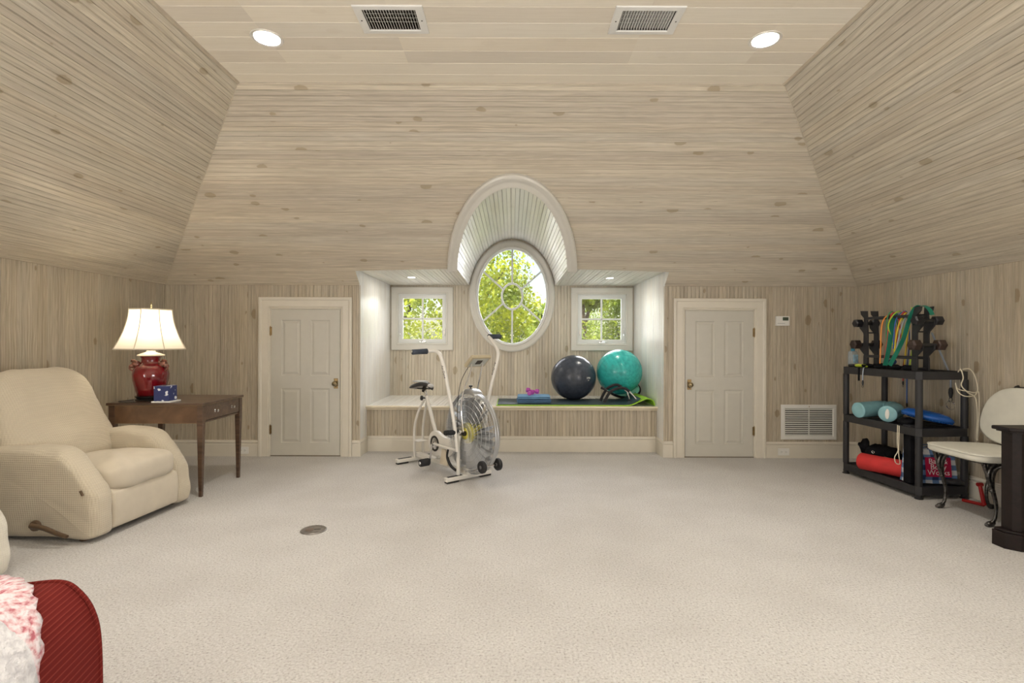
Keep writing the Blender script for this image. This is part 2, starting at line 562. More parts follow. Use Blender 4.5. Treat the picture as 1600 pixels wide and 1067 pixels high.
def boards(parent, Pf, v0, v1, fn, mat, prof=PROF, name='board', useg=0, start=0.0):
    """tongue and groove boards side by side, each an object; Pf(u, v, h) is the place, fn(v) the lengths (u0, u1)"""
    wdt = prof[-1][0]
    v = v0 - start
    while v < v1 - .004:
        mid = min(max(v + wdt/2, v0+.001), v1-.001)
        segs = fn(mid)
        pr = [(min(max(v+a, v0), v1), h) for a, h in prof]
        for si, (ua, ub) in enumerate(segs):
            if ub - ua < .004: continue
            ua0, ub0 = ua, ub
            vs = []; uvs = []
            off = rnd.uniform(0, 40); offu = rnd.uniform(0, 40)
            for (vv, h) in pr:
                sg = fn(min(max(vv, v0+1e-5), v1-1e-5))
                a, b = sg[si] if len(sg) == len(segs) else (ua, ub)
                if b < a: b = a = (a+b)/2
                vs.append(Pf(a, vv, h)); uvs.append((a+offu, vv+off))
                vs.append(Pf(b, vv, h)); uvs.append((b+offu, vv+off))
            # thickness at the back
            n = len(pr)
            fs = []
            c0 = Vector(Pf((ua+ub)/2, mid, 0)); c1 = Vector(Pf((ua+ub)/2, mid, .01)); nr = c1-c0
            for i in range(n-1):
                f = [2*i, 2*i+1, 2*i+3, 2*i+2]
                q = [Vector(vs[k]) for k in f]
                nn = (q[1]-q[0]).cross(q[3]-q[0]) + (q[2]-q[1]).cross(q[3]-q[2])
                if nn.length < 1e-12: continue
                if nn.dot(nr) < 0: f = f[::-1]
                fs.append(tuple(f))
            if not fs: continue
            me = bpy.data.meshes.new(name)
            me.from_pydata([tuple(p) for p in vs], [], fs)
            uvl = me.uv_layers.new(name='UVMap')
            for lp in me.loops:
                uvl.data[lp.index].uv = uvs[lp.vertex_index]
            me.materials.append(mat)
            o = bpy.data.objects.new(name, me); C.objects.link(o); o.parent = parent
        v += wdt

def uvquad(mb): return mb

def slopeY(z): return YB - (z - ZW) / K
def slopeZ(y): return ZW + (YB - y) * K
SL = math.hypot(RUN, ZC - ZW)
cs, sn = RUN/SL, (ZC-ZW)/SL

def arch_z(x, rx=ERX, ry=ERY):
    t = 1 - (x/rx)**2
    return EC + ry*math.sqrt(t) if t > 0 else EC

# --- rear upright wall with the two doors
D1 = (-2.607, -1.862, 1.588)    # left door slab x0, x1, top
D2 = (1.878, 2.614, 1.588)
CW = .122                       # casing width
wall_back = setting('wall_back')
def fn_back(x):
    if abs(x) < RX: return []
    z1 = ZW
    for a, b, t in (D1, D2):
        if a-.05 < x < b+.05: return [(t+.05, z1)]
    return [(.14, z1)]
PfB = lambda u, v, h: (v, YB - h, u)
boards(wall_back, PfB, X0L, -RX, fn_back, M['pine_wall'], start=.03)
boards(wall_back, PfB, RX, X0R, fn_back, M['pine_wall'])
mb = MB()
mb.box((X0L-.2, YB+.012, -.05), (-RX-.012, YB+.13, ZW+.12))
mb.box((RX+.012, YB+.012, -.05), (X0R+.2, YB+.13, ZW+.12))
mb.build('backing', M['backing'], wall_back, smooth=0)

# --- rear slope
wall_slope = setting('wall_back_slope')
def fn_sl(v):
    z = ZW + v*sn
    y = YB - v*cs
    xl, xr = X0L + v*cs, X0R - v*cs
    if z < ZS: return [(xl, -RX), (RX, xr)]
    t = 1 - ((z-EC)/(ERY+.03))**2
    if t > 0:
        hw = (ERX+.03)*math.sqrt(t)
        return [(xl, -hw), (hw, xr)]
    return [(xl, xr)]
nB = Vector((0, -sn, -cs))
def PfS(u, v, h):
    return (u, YB - v*cs - h*sn, ZW + v*sn - h*cs)
boards(wall_slope, PfS, 0, SL, fn_sl, M['pine'])
mb = MB()
xs = [X0L-.3] + list(np.linspace(X0L, -RX, 12)) + [-RX-.001+.002] + list(np.linspace(-RX+.01, -.6, 8)) + list(np.linspace(-.588, .588, 41)) + list(np.linspace(.6, RX-.01, 8)) + [RX] + list(np.linspace(RX+.01, X0R, 12)) + [X0R+.3]
def vlo(x):
    if abs(x) > RX: return 0.0
    if abs(x) > ERX*math.sqrt(1-((ZS-EC)/ERY)**2): return (ZS-ZW)/sn
    return (arch_z(x)-ZW)/sn
def vhi(x):
    return SL+.15
for i in range(len(xs)-1):
    a, b = xs[i], xs[i+1]
    if abs(a-b) < 1e-6: continue
    q = []
    for h in (-.012, -.14):
        q += [PfS(a, vlo(a), h), PfS(b, vlo(b), h), PfS(b, vhi(b), h), PfS(a, vhi(a), h)]
    mb.add(q, [(0,1,2,3),(7,6,5,4),(0,4,5,1),(2,6,7,3),(1,5,6,2),(3,7,4,0)])
mb.build('backing', M['backing'], wall_slope, smooth=0)

# --- side walls and slopes
for side, XW, sgx in (('left', X0L, 1), ('right', X0R, -1)):
    wl = setting('wall_' + side)
    Pf = (lambda XW, sgx: lambda u, v, h: (XW + sgx*h, v, u))(XW, sgx)
    boards(wl, Pf, YREAR, YB, lambda v: [(.14, ZW)], M['pine_wall'])
    mb = MB()
    a, b = sorted((XW - sgx*.012, XW - sgx*.13))
    mb.box((a, YREAR-.1, -.05), (b, YB+.1, ZW+.12))
    mb.build('backing', M['backing'], wl, smooth=0)
    ws = setting('wall_' + side + '_slope')
    Pf = (lambda XW, sgx: lambda u, v, h: (XW + sgx*(v*cs + h*sn), u, ZW + v*sn - h*cs))(XW, sgx)
    boards(ws, Pf, 0, SL, lambda v: [(YREAR, YB - v*cs)], M['pine'])
    mb = MB()
    q = []
    for h in (-.012, -.14):
        q += [Pf(YREAR-.1, -.05, h), Pf(YB+.1, -.05, h), Pf(YB+.1, SL+.1, h), Pf(YREAR-.1, SL+.1, h)]
    mb.add(q, [(0,1,2,3),(7,6,5,4),(0,4,5,1),(2,6,7,3),(1,5,6,2),(3,7,4,0)])
    mb.build('backing', M['backing'], ws, smooth=0)

# --- ceiling
ceiling = setting('ceiling')
VENTS = [(-.735, 3.105), (.805, 3.105)]
CANS = [(-1.585, 3.30), (1.625, 3.30), (-1.6, 1.15), (1.6, 1.15), (-1.6, -1.0), (1.6, -1.0)]
PfC = lambda u, v, h: (u, YC - v, ZC - h)
def fn_c(v):
    return [(XLC, XRC)]
def fn_c2(v):
    y = YC - v
    cuts = []
    for cx, cy in CANS:
        if (2.84 < y < 3.56 if cy > 3 else abs(y-cy) < .30):
            t = .088**2 - (y-cy)**2
            w_ = math.sqrt(t) if t > 0 else 0
            cuts.append((cx-w_, cx+w_))
    if 2.84 < y < 3.56:
        for cx, cy in VENTS:
            w_ = .16 if abs(y-cy) < .108 else 0
            cuts.append((cx-w_, cx+w_))
    cuts.sort()
    out = []; x = XLC
    for a, b in cuts:
        out.append((x, a)); x = b
    out.append((x, XRC))
    return out
boards(ceiling, PfC, 0, YC-YREAR, fn_c2, M['ceiling'], PROF_FLAT, start=.03)
mb = MB()
mb.box((XLC-.2, YREAR-.2, ZC+.10), (XRC+.2, YC+.2, ZC+.2))
mb.build('backing', M['backing'], ceiling, smooth=0)
mb = MB()   # rear wall behind the photographer
mb.box((X0L-.2, YREAR-.12, -.05), (X0R+.2, YREAR, ZC+.2))
struct('wall_rear', mb, plain('pale_plaster', (.62, .55, .44), .7), smooth=0)

# --- recess: sides, window wall, soffit, barrel
wr = setting('wall_recess')
def fn_side(y):
    return [(.14 if y < 5.83 else .5, ZS)] if y >= YB else [(slopeZ(y), ZS)]
for sg in (-1, 1):
    Pf = (lambda sg: lambda u, v, h: (sg*(RX - h), v, u))(sg)
    boards(wr, Pf, YSF, YW, fn_side, M['pine_white'], PROF_DEEP)  # timber sides; the brightness from the windows is put into the board colour
mb = MB()
for sg in (-1, 1):
    a, b = sorted((sg*(RX+.005), sg*(RX+.12)))
    mb.prism([(YSF+.004, ZS), (YB+.012, ZW), (YB+.012, -.05), (YW+.15, -.05), (YW+.15, ZS+.1), (YSF-.0, ZS+.1)], a, b, Matrix(((0,1,0,0),(1,0,0,0),(0,0,1,0),(0,0,0,1))))
mb.build('backing', M['backing'], wr, smooth=0)

ww = setting('wall_window')
WZC = 1.862
WIN_L = (-1.632, -.795, 1.128, 1.982)
WIN_R = (.795, 1.632, 1.128, 1.982)
ORX, ORY = .578, .752
def fn_ww(x):
    z0, z1 = .5, ZS
    if abs(x) < ERX*math.sqrt(1-((ZS-EC)/ERY)**2): z1 = arch_z(x)
    if abs(x) < .50:
        hh = .66*math.sqrt(1-(x/.50)**2)
        return [(z0, WZC-hh), (WZC+hh, z1)]
    for a, b, c, d in (WIN_L, WIN_R):
        if a+.06 < x < b-.06: return [(z0, c+.06), (d-.06, z1)]
    return [(z0, z1)]
PfW = lambda u, v, h: (v, YW - h, u)
boards(ww, PfW, -RX, RX, fn_ww, M['pine'])
mb = MB()
def fn_hole(x):
    z0, z1 = -.2, 2.95
    if abs(x) < .49:
        hh = .65*math.sqrt(1-(x/.49)**2)
        return [(z0, WZC-hh), (WZC+hh, z1)]
    for a, b, c, d in (WIN_L, WIN_R):
        if a+.07 < x < b-.07: return [(z0, c+.07), (d-.07, z1)]
    return [(z0, z1)]
xs = sorted(set([-1.8, 1.8] + [s_*q for s_ in (-1, 1) for q in (.795+.07-1e-4, .795+.07+1e-4, 1.632-.07-1e-4, 1.632-.07+1e-4)] + list(np.linspace(-.4899, .4899, 61)) + [-.4901, .4901]))
for i in range(len(xs)-1):
    a, b = xs[i], xs[i+1]
    sa, sb = fn_hole((a*.999+b*.001)), fn_hole((a*.001+b*.999))
    if len(sa) != len(sb): continue
    for (a0, a1), (b0, b1) in zip(sa, sb):
        mb.add([(a, YW+.01, a0), (b, YW+.01, b0), (b, YW+.01, b1), (a, YW+.01, a1), (a, YW+.12, a0), (b, YW+.12, b0), (b, YW+.12, b1), (a, YW+.12, a1)],
               [(0,1,2,3),(7,6,5,4),(0,4,5,1),(2,6,7,3),(1,5,6,2),(3,7,4,0)])
mb.build('backing', M['white_paint'], ww, smooth=0)

hwS = ERX*math.sqrt(1-((ZS-EC)/ERY)**2)
soff = setting('ceiling_recess')
def fn_soff(x):
    return [(YSF, YW)]
PfF = lambda u, v, h: (v, u, ZS - h)
boards(soff, PfF, -RX, -hwS, fn_soff, M['pine_pale'], PROF_DEEP)
boards(soff, PfF, hwS, RX, fn_soff, M['pine_pale'], PROF_DEEP)
mb = MB()
for a, b in ((-RX-.1, -hwS-.012), (hwS+.012, RX+.1)):
    mb.box((a, YSF+.012, ZS+.012), (b, YW+.15, ZS+.12))
mb.build('backing', M['backing'], soff, smooth=0)
# barrel
barrel = setting('ceiling_barrel')
a0 = math.asin((ZS-EC)/ERY)
tab = [(a0 + (PI-2*a0)*i/400) for i in range(401)]
pos = [(ERX*math.cos(a), EC+ERY*math.sin(a)) for a in tab]
acc = [0.0]
for i in range(400): acc.append(acc[-1] + math.dist(pos[i], pos[i+1]))
LEN = acc[-1]
def arcpt(v):
    v = min(max(v, 0), LEN)
    a = float(np.interp(v, acc, tab))
    x, z = ERX*math.cos(a), EC+ERY*math.sin(a)
    nx, nz = math.cos(a)/ERX, math.sin(a)/ERY
    l = math.hypot(nx, nz)
    return x, z, nx/l, nz/l
def PfA(u, v, h):
    x, z, nx, nz = arcpt(v)
    return (x - nx*h, u, z - nz*h)
def fn_bar(v):
    x, z, _, _ = arcpt(v)
    return [(slopeY(z)+.003, YW)]
boards(barrel, PfA, 0, LEN, fn_bar, M['pine_white'], PROF_DEEP, start=.02)
mb = MB()
for i in range(60):
    v, v2 = LEN*i/60, LEN*(i+1)/60
    q = []
    for h in (-.01, -.1):
        for vv in (v, v2):
            x, z, nx, nz = arcpt(vv)
            ys = slopeY(z) + .02
            q += [PfA(ys, vv, h), PfA(YW+.1, vv, h)]
    mb.add(q, [(0,1,3,2),(4,6,7,5),(0,2,6,4),(1,5,7,3),(0,4,5,1),(2,3,7,6)])
mb.build('backing', M['backing'], barrel, smooth=0)

# arch trim lying on the slope around the barrel mouth
mb = MB()
trim_prof = [(-.004, -.02), (-.004, .028), (.012, .034), (.03, .028), (.05, .030), (.062, .040), (.085, .042), (.098, .030), (.100, -.01)]
arcN = 64
rows = []
for i in range(arcN+1):
    a = a0*.92 + (PI-2*a0*.92)*i/arcN
    row = []
    for d, h in trim_prof:
        x = (ERX+d)*math.cos(a); z = EC+(ERY+d*.80)*math.sin(a)
        if z < ZS-.004: z = ZS-.004
        y = slopeY(z)
        row.append((x, y - h*sn, z - h*cs))
    rows.append(row)
vs = [p for r_ in rows for p in r_]; m_ = len(trim_prof); fs = []
for i in range(arcN):
    for k in range(m_-1):
        fs.append((i*m_+k, i*m_+k+1, (i+1)*m_+k+1, (i+1)*m_+k))
fs.append(tuple(range(m_))); fs.append(tuple(arcN*m_+k for k in range(m_)))
mb.add(vs, fs)
struct('trim_1', mb, M['casing_paint'], smooth=40)

# slim strips: hips, ceiling edges, top of the upright walls, recess corner beads
M['pine_strip'] = plain('washed_pine_strip', (.56, .49, .385), .4)
mb = MB()
for xa, xb in ((X0L, XLC), (X0R, XRC)):
    mb.cyl((xa, YB, ZW), (xb, YC, ZC), .004, n=6)
mb2 = MB()
mb2.cyl((XLC, YC, ZC), (XLC, YREAR, ZC), .014, n=6); mb2.cyl((XRC, YC, ZC), (XRC, YREAR, ZC), .014, n=6)
mb2.cyl((XLC, YC, ZC), (XRC, YC, ZC), .005, n=6)
for sg in (-1, 1):
    mb2.cyl((sg*RX, YB-.001, .17), (sg*RX, YB-.001, ZW), .007, n=8)
struct('trim_2', mb, M['pine_strip']); struct('trim_3', mb2, M['pine_strip'])

# --- floor
mb = MB()
mb.box((X0L-.2, YREAR-.2, -.12), (X0R+.2, YW+.2, 0))
struct('floor', mb, M['carpet'], smooth=0)

# --- baseboards
def baseb(name, p0, p1, nrm, parent=None, ends=0):
    """moulded skirting from p0 to p1 (xy), nrm into the room"""
    prof = [(0, 0), (.017, 0), (.017, .128), (.013, .134), (.013, .140), (.020, .150), (.018, .160), (.008, .166), (.006, .174), (0, .174)]
    p0, p1, nr = Vector(p0), Vector(p1), Vector(nrm)
    vs = []
    for p in (p0, p1):
        for d, z in prof: vs.append((p.x+nr.x*d, p.y+nr.y*d, z))
    k = len(prof)
    fs = [tuple(range(k)), tuple(range(2*k-1, k-1, -1))] + [(i, (i+1)%k, k+(i+1)%k, k+i) for i in range(k)]
    mb = MB().add(vs, fs)
    o = mb.build(name, M['cream_paint'], parent, smooth=30)
    if parent is None: o['kind'] = 'structure'
    return o
C1a, C1b = D1[0]-.012-CW, D1[1]+.012+CW
C2a, C2b = D2[0]-.012-CW, D2[1]+.012+CW
baseb('baseboard_left', (X0L, YREAR), (X0L, YB), (1, 0))
baseb('baseboard_right', (X0R, YREAR), (X0R, YB), (-1, 0))
bb = setting('baseboard_back')
baseb('run', (X0L, YB), (C1a, YB), (0, -1), bb)
baseb('run', (C1b, YB), (-RX, YB), (0, -1), bb)
baseb('run', (RX, YB), (C2a, YB), (0, -1), bb)
baseb('run', (C2b, YB), (X0R, YB), (0, -1), bb)
baseb('run', (-RX, YB-.0205), (-RX, 5.82), (1, 0), bb)
baseb('run', (RX, YB-.0205), (RX, 5.82), (-1, 0), bb)

# --- bench in the recess
BZ = .518
bench = thing('window_bench', 'long built-in pine bench under the three windows', 'bench', (0, 5.82, 0))
def PfBf(u, v, h): return (v, -h, u)
boards(bench, PfBf, -RX, RX, lambda v: [(.12, BZ-.03)], M['pine_wall'], name='front_board')
def PfBt(u, v, h): return (v, u, BZ + h)
boards(bench, PfBt, -RX, RX, lambda v: [(-.012, YW-5.82)], M['pine_white'], name='seat_board')
mb = MB().box((-RX, .012, 0), (RX, YW-5.82, BZ-.012)); mb.build('carcass', M['backing'], bench, smooth=0)
mb = MB()
nos = [(-.012, BZ-.030), (-.034, BZ-.026), (-.040, BZ-.014), (-.034, BZ-.002), (-.012, BZ+.001)]
mb.add([(x, y, z) for x in (-RX, RX) for y, z in nos], [(0,1,2,3,4), (9,8,7,6,5)] + [(i, (i+1)%5, 5+(i+1)%5, 5+i) for i in range(5)])
mb.box((-RX, -.02, BZ-.045), (RX, 0, BZ-.030))
mb.build('nosing', plain('varnished_nosing', (.74, .66, .50), .3, var=.05), bench, smooth=50)
bs = baseb('base_moulding', (-RX+.017, 0), (RX-.017, 0), (0, -1), bench)

# --- doors
def door(name, D, hinge_left):
    x0, x1, zt = D
    d = setting(name, (0, YB, 0))
    g = .004
    # casing: moulded, mitred
    prof = [(0, 0), (0, .012), (.010, .016), (.016, .012), (.022, .018), (.085, .022), (.095, .030), (.115, .032), (.122, .028), (.122, 0)]
    pts = [((x0-.010, 0), (-1, 0)), ((x0-.010, zt+.012), (-1, 1)), ((x1+.010, zt+.012), (1, 1)), ((x1+.010, 0), (1, 0))]
    vs = []; k = len(prof)
    for (x, z), (dx, dz) in pts:
        for o_, h in prof: vs.append((x+dx*o_, -h, z+dz*o_))
    fs = []
    for i in range(3):
        for j in range(k-1): fs.append((i*k+j, i*k+j+1, (i+1)*k+j+1, (i+1)*k+j))
    fs += [tuple(range(k)), tuple(3*k+j for j in range(k))]
    MB().add(vs, fs).build('casing', M['cream_paint'], d, smooth=30)
    # jamb
    mb = MB()
    mb.box((x0-.012, -.004, 0), (x0-.003, .011, zt+.012)); mb.box((x1+.003, -.004, 0), (x1+.012, .011, zt+.012)); mb.box((x0-.012, -.004, zt+.003), (x1+.012, .011, zt+.012))
    mb.build('jamb', M['cream_paint'], d, smooth=0)
    # slab with four openings, panels raised inside
    W = x1-x0; st = .105*W/.745
    cxs = [x0, x0+st+.005, x0+W/2-.052, x0+W/2+.052, x1-st-.005, x1]
    zs = [.012, .145, .735, .872, 1.475, zt]
    mb = MB()
    hh = -.008
    for i in range(5):
        for j in range(5):
            if i in (1, 3) and j in (1, 3): continue
            mb.box((cxs[i], hh, zs[j]), (cxs[i+1], .011, zs[j+1]))
    mb.build('slab', M['door_paint'], d, smooth=0)
    for i in (1, 3):
        for j in (1, 3):
            a, b, c, e = cxs[i], cxs[i+1], zs[j], zs[j+1]
            lv = [(0, hh), (.004, hh+.005), (.010, hh+.007), (.018, hh+.0075), (.040, hh+.001)]
            vs = []
            for o_, y in lv: vs += [(a+o_, y, c+o_), (b-o_, y, c+o_), (b-o_, y, e-o_), (a+o_, y, e-o_)]
            fs = []
            for q in range(len(lv)-1):
                for s_ in range(4): fs.append((q*4+s_, q*4+(s_+1)%4, (q+1)*4+(s_+1)%4, (q+1)*4+s_))
            fs.append(tuple((len(lv)-1)*4+s_ for s_ in range(4)))
            MB().add(vs, fs).build('panel', M['door_paint'], d, smooth=0)
    hx = x0-.006 if hinge_left else x1+.006
    for hz in (.29, 1.355):
        mb = MB(); mb.cyl((hx, -.014, hz-.045), (hx, -.014, hz+.045), .0075, n=10)
        mb.box((hx-.014, -.014, hz-.045), (hx+.014, -.006, hz+.045)); mb.cyl((hx, -.014, hz+.045), (hx, -.014, hz+.055), .004, n=8); mb.cyl((hx, -.014, hz-.055), (hx, -.014, hz-.045), .004, n=8)
        mb.build('hinge', M['brass'], d)
    kx = x1-.042 if hinge_left else x0+.042
    kz = .790
    mb = MB().box((kx-.022, -.014, kz-.055), (kx+.022, -.008, kz+.055)); pl = mb.build('knob_plate', M['brass'], d, bevel=.002)
    kn = MB().lathe([(.010, 0), (.009, .02), (.014, .026), (.025, .034), (.029, .045), (.025, .056), (.012, .062), (.001, .063)], 20, rot_to((0,-1,0), (kx, -.012, kz)))
    kn.build('knob', plain('antique_glass_knob', (.34, .28, .17), .15, .85, var=.2), pl)
    MB().lathe([(.006, 0), (.006, .003)], 10, rot_to((0,-1,0), (kx, -.013, kz-.035))).build('keyhole', M['dark_metal'], pl)
    mb = MB().box((x0-.01, -.004, .0), (x1+.01, .011, .010)); mb.build('threshold', M['backing'], d, smooth=0)
    return d
door('door_1', D1, True)
door('door_2', D2, False)

# --- square windows
def frame_mb(x0, x1, z0, z1, levels, y=0):
    """levels: list of (inset, height toward room); square frame lofted"""
    vs = []
    for o_, h in levels: vs += [(x0+o_, y-h, z0+o_), (x1-o_, y-h, z0+o_), (x1-o_, y-h, z1-o_), (x0+o_, y-h, z1-o_)]
    fs = []; L = len(levels)
    for q in range(L-1):
        for s_ in range(4): fs.append((q*4+s_, q*4+(s_+1)%4, (q+1)*4+(s_+1)%4, (q+1)*4+s_))
    return MB().add(vs, fs)
def sqwin(name, W):
    x0, x1, z0, z1 = W
    d = setting(name, (0, YW, 0))
    frame_mb(x0, x1, z0, z1, [(0, -.01), (0, .020), (.008, .026), (.072, .024), (.078, .030), (.090, .028), (.094, .012), (.094, -.05)]).build('casing', M['casing_paint'], d, smooth=0)
    frame_mb(x0, x1, z0, z1, [(.094, -.05), (.094, -.004), (.104, -.002), (.110, -.010), (.118, -.010)]).build('jamb', M['white_paint'], d, smooth=0)
    s = .112
    frame_mb(x0, x1, z0, z1, [(s, -.05), (s, -.008), (s+.035, -.008), (s+.040, -.014), (s+.040, -.05)]).build('sash', M['white_paint'], d, smooth=0)
    gx0, gx1, gz0, gz1 = x0+s+.038, x1-s-.038, z0+s+.038, z1-s-.038
    xm, zm = (gx0+gx1)/2, (gz0+gz1)/2
    for (a, b, c, e) in ((gx0, xm, gz0, zm), (xm, gx1, gz0, zm), (gx0, xm, zm, gz1), (xm, gx1, zm, gz1)):
        MB().box((a, .034, c), (b, .038, e)).build('pane', M['glass'], d, smooth=0)
    def bar(a, b, horizontal):
        pr = [(-.012, -.030), (-.012, -.020), (-.006, -.012), (.006, -.012), (.012, -.020), (.012, -.030)]
        if horizontal: vs = [(x, -h, zm+o_) for x in (a, b) for o_, h in pr]
        else: vs = [(xm+o_, -h, z) for z in (a, b) for o_, h in pr]
        return MB().add(vs, [tuple(range(6)), tuple(range(11, 5, -1))] + [(i, (i+1)%6, 6+(i+1)%6, 6+i) for i in range(6)])
    bar(gx0, gx1, True).build('muntin', M['white_paint'], d, smooth=0)
    bar(gz0, gz1, False).build('muntin', M['white_paint'], d, smooth=0)
    mb = MB(); cx = (x0+x1)/2
    zk = z0+.115
    mb.box((cx-.035, -.012, zk-.008), (cx+.035, .004, zk+.008))
    mb.tube([(cx-.02, -.016, zk), (cx-.01, -.034, zk+.006), (cx+.02, -.036, zk+.008), (cx+.055, -.034, zk-.002)], [.006, .006, .0055, .0045], 8)
    mb.ell((cx+.058, -.034, zk-.003), (.010, .007, .007), nu=8, nv=10)
    mb.build('crank_handle', M['chrome'], d)
    for xx in (x0+.122, x1-.122):
        mb = MB().box((xx-.004, -.004, z0+.20), (xx+.004, .008, z0+.29)); mb.cyl((xx, -.006, z0+.205), (xx, -.006, z0+.225), .005, n=8); mb.build('latch', M['chrome'], d)
    return d
sqwin('window_1', WIN_L)
sqwin('window_3', WIN_R)

# --- oval window
def oval_loft(levels, n=72, y=0):
    vs = []
    for rx, ry, h in levels:
        for k in range(n):
            a = 2*PI*k/n
            vs.append((rx*math.cos(a), y-h, WZC+ry*math.sin(a)))
    fs = []
    for q in range(len(levels)-1):
        for k in range(n): fs.append((q*n+k, q*n+(k+1)%n, (q+1)*n+(k+1)%n, (q+1)*n+k))
    return MB().add(vs, fs)
ov = setting('window_2', (0, YW, 0))
e = lambda d, h: (ORX-d, ORY-d, h)
oval_loft([e(0, -.01), e(0, .018), e(.012, .028), e(.028, .030), e(.040, .024), e(.075, .022), e(.082, .030), e(.094, .028), e(.098, .012), e(.098, -.05)]).build('casing', M['casing_paint'], ov, smooth=40)
oval_loft([e(.096, -.05), e(.096, .002), e(.110, .000), e(.118, -.012), e(.118, -.05)]).build('sash', M['white_paint'], ov, smooth=40)
gx, gy = ORX-.112, ORY-.112
mb = MB()
n = 64
vs = [(gx*math.cos(2*PI*k/n), y, WZC+gy*math.sin(2*PI*k/n)) for y in (.034, .038) for k in range(n)]
mb.add(vs, [tuple(range(n)), tuple(range(2*n-1, n-1, -1))] + [(k, (k+1)%n, n+(k+1)%n, n+k) for k in range(n)])
mb.build('pane', M['glass'], ov, smooth=0)
crx, cry = .138, .172
oval_loft([(crx+.016, cry+.016, -.030), (crx+.016, cry+.016, -.020), (crx+.008, cry+.008, -.010), (crx-.004, cry-.004, -.010), (crx-.012, cry-.012, -.020), (crx-.012, cry-.012, -.030)], 48).build('muntin_ring', M['white_paint'], ov, smooth=40)
for ang in (90, 270, 32, 148, 212, 328):
    a = R(ang)
    # spokes aim at the rim positions measured in the oval
    p = Vector(((crx)*math.cos(a), 0, WZC+cry*math.sin(a))); q = Vector(((gx)*math.cos(a), 0, WZC+gy*math.sin(a)))
    t = (q-p).normalized(); s_ = Vector((t.z, 0, -t.x))
    pr = [(-.012, .030), (-.012, .020), (-.006, .012), (.006, .012), (.012, .020), (.012, .030)]
    vs = [c_ + s_*o_ + Vector((0, h, 0)) for c_ in (p, q) for o_, h in pr]
    MB().add(vs, [tuple(range(6)), tuple(range(11, 5, -1))] + [(i, (i+1)%6, 6+(i+1)%6, 6+i) for i in range(6)]).build('muntin', M['white_paint'], ov, smooth=0)

# ------------------------------------------------------------------ lights of the room
m_bulb = emis('lit_lamp_face', (1.0, .96, .88), 9.0)
m_baff = plain('white_reflector', (.85, .83, .78), .3, var=.01)
def can(i, x, y):
    lab = ['lit round recessed light in the cream board ceiling, left of the left vent', 'lit round recessed light in the cream board ceiling, right of the right vent']
    t = thing('recessed_light', lab[i] if i < 2 else ['lit recessed ceiling light above the red armchair side', 'lit recessed ceiling light above the dark console side', 'lit recessed ceiling light near the rear wall, left', 'lit recessed ceiling light near the rear wall, right'][i-2], 'ceiling light', (x, y, ZC), 0, 'recessed ceiling lights')
    MB().ring([(.082, -.001), (.098, -.004), (.100, -.001), (.100, .003), (.078, .003)], 40).build('trim_ring', M['white_metal'], t)
    MB().ring([(.080, -.002), (.083, .02), (.078, .07), (.070, .09), (.076, .09), (.088, .02), (.088, -.001)], 40).build('reflector', m_baff, t)
    MB().lathe([(.072, .082), (.060, .074), (.030, .070), (.001, .069)], 32).build('lamp_face', m_bulb, t)
    l = bpy.data.lights.new('can_light', 'AREA'); l.shape = 'DISK'; l.size = .13; l.energy = CAN_W; l.color = CAN_COL; l.spread = R(165)
    lo = bpy.data.objects.new('can_light', l); C.objects.link(lo); lo.location = (x, y, ZC+.064)
for i, (x, y) in enumerate(CANS): can(i, x, y)
for i, (px, lab) in enumerate(((643, 'small lit recessed light over the left square window'), (953, 'small lit recessed light over the right square window'))):
    x = P(px, 434, 6.08).x
    t = thing('recessed_light', lab, 'ceiling light', (x, 6.08, ZS-.001), 0, 'small recess lights')
    MB().ring([(.045, -.001), (.058, -.004), (.060, 0), (.060, .003), (.045, .003)], 32).build('trim_ring', M['white_metal'], t)
    MB().lathe([(.046, .001), (.030, -.001), (.001, -.002)], 24).build('lamp_face', m_bulb, t)
    l = bpy.data.lights.new('recess_light', 'AREA'); l.shape = 'DISK'; l.size = .08; l.energy = SOFFIT_W; l.color = (1, .95, .85)
    lo = bpy.data.objects.new('recess_light', l); C.objects.link(lo); lo.location = (x, 6.08, ZS-.008)

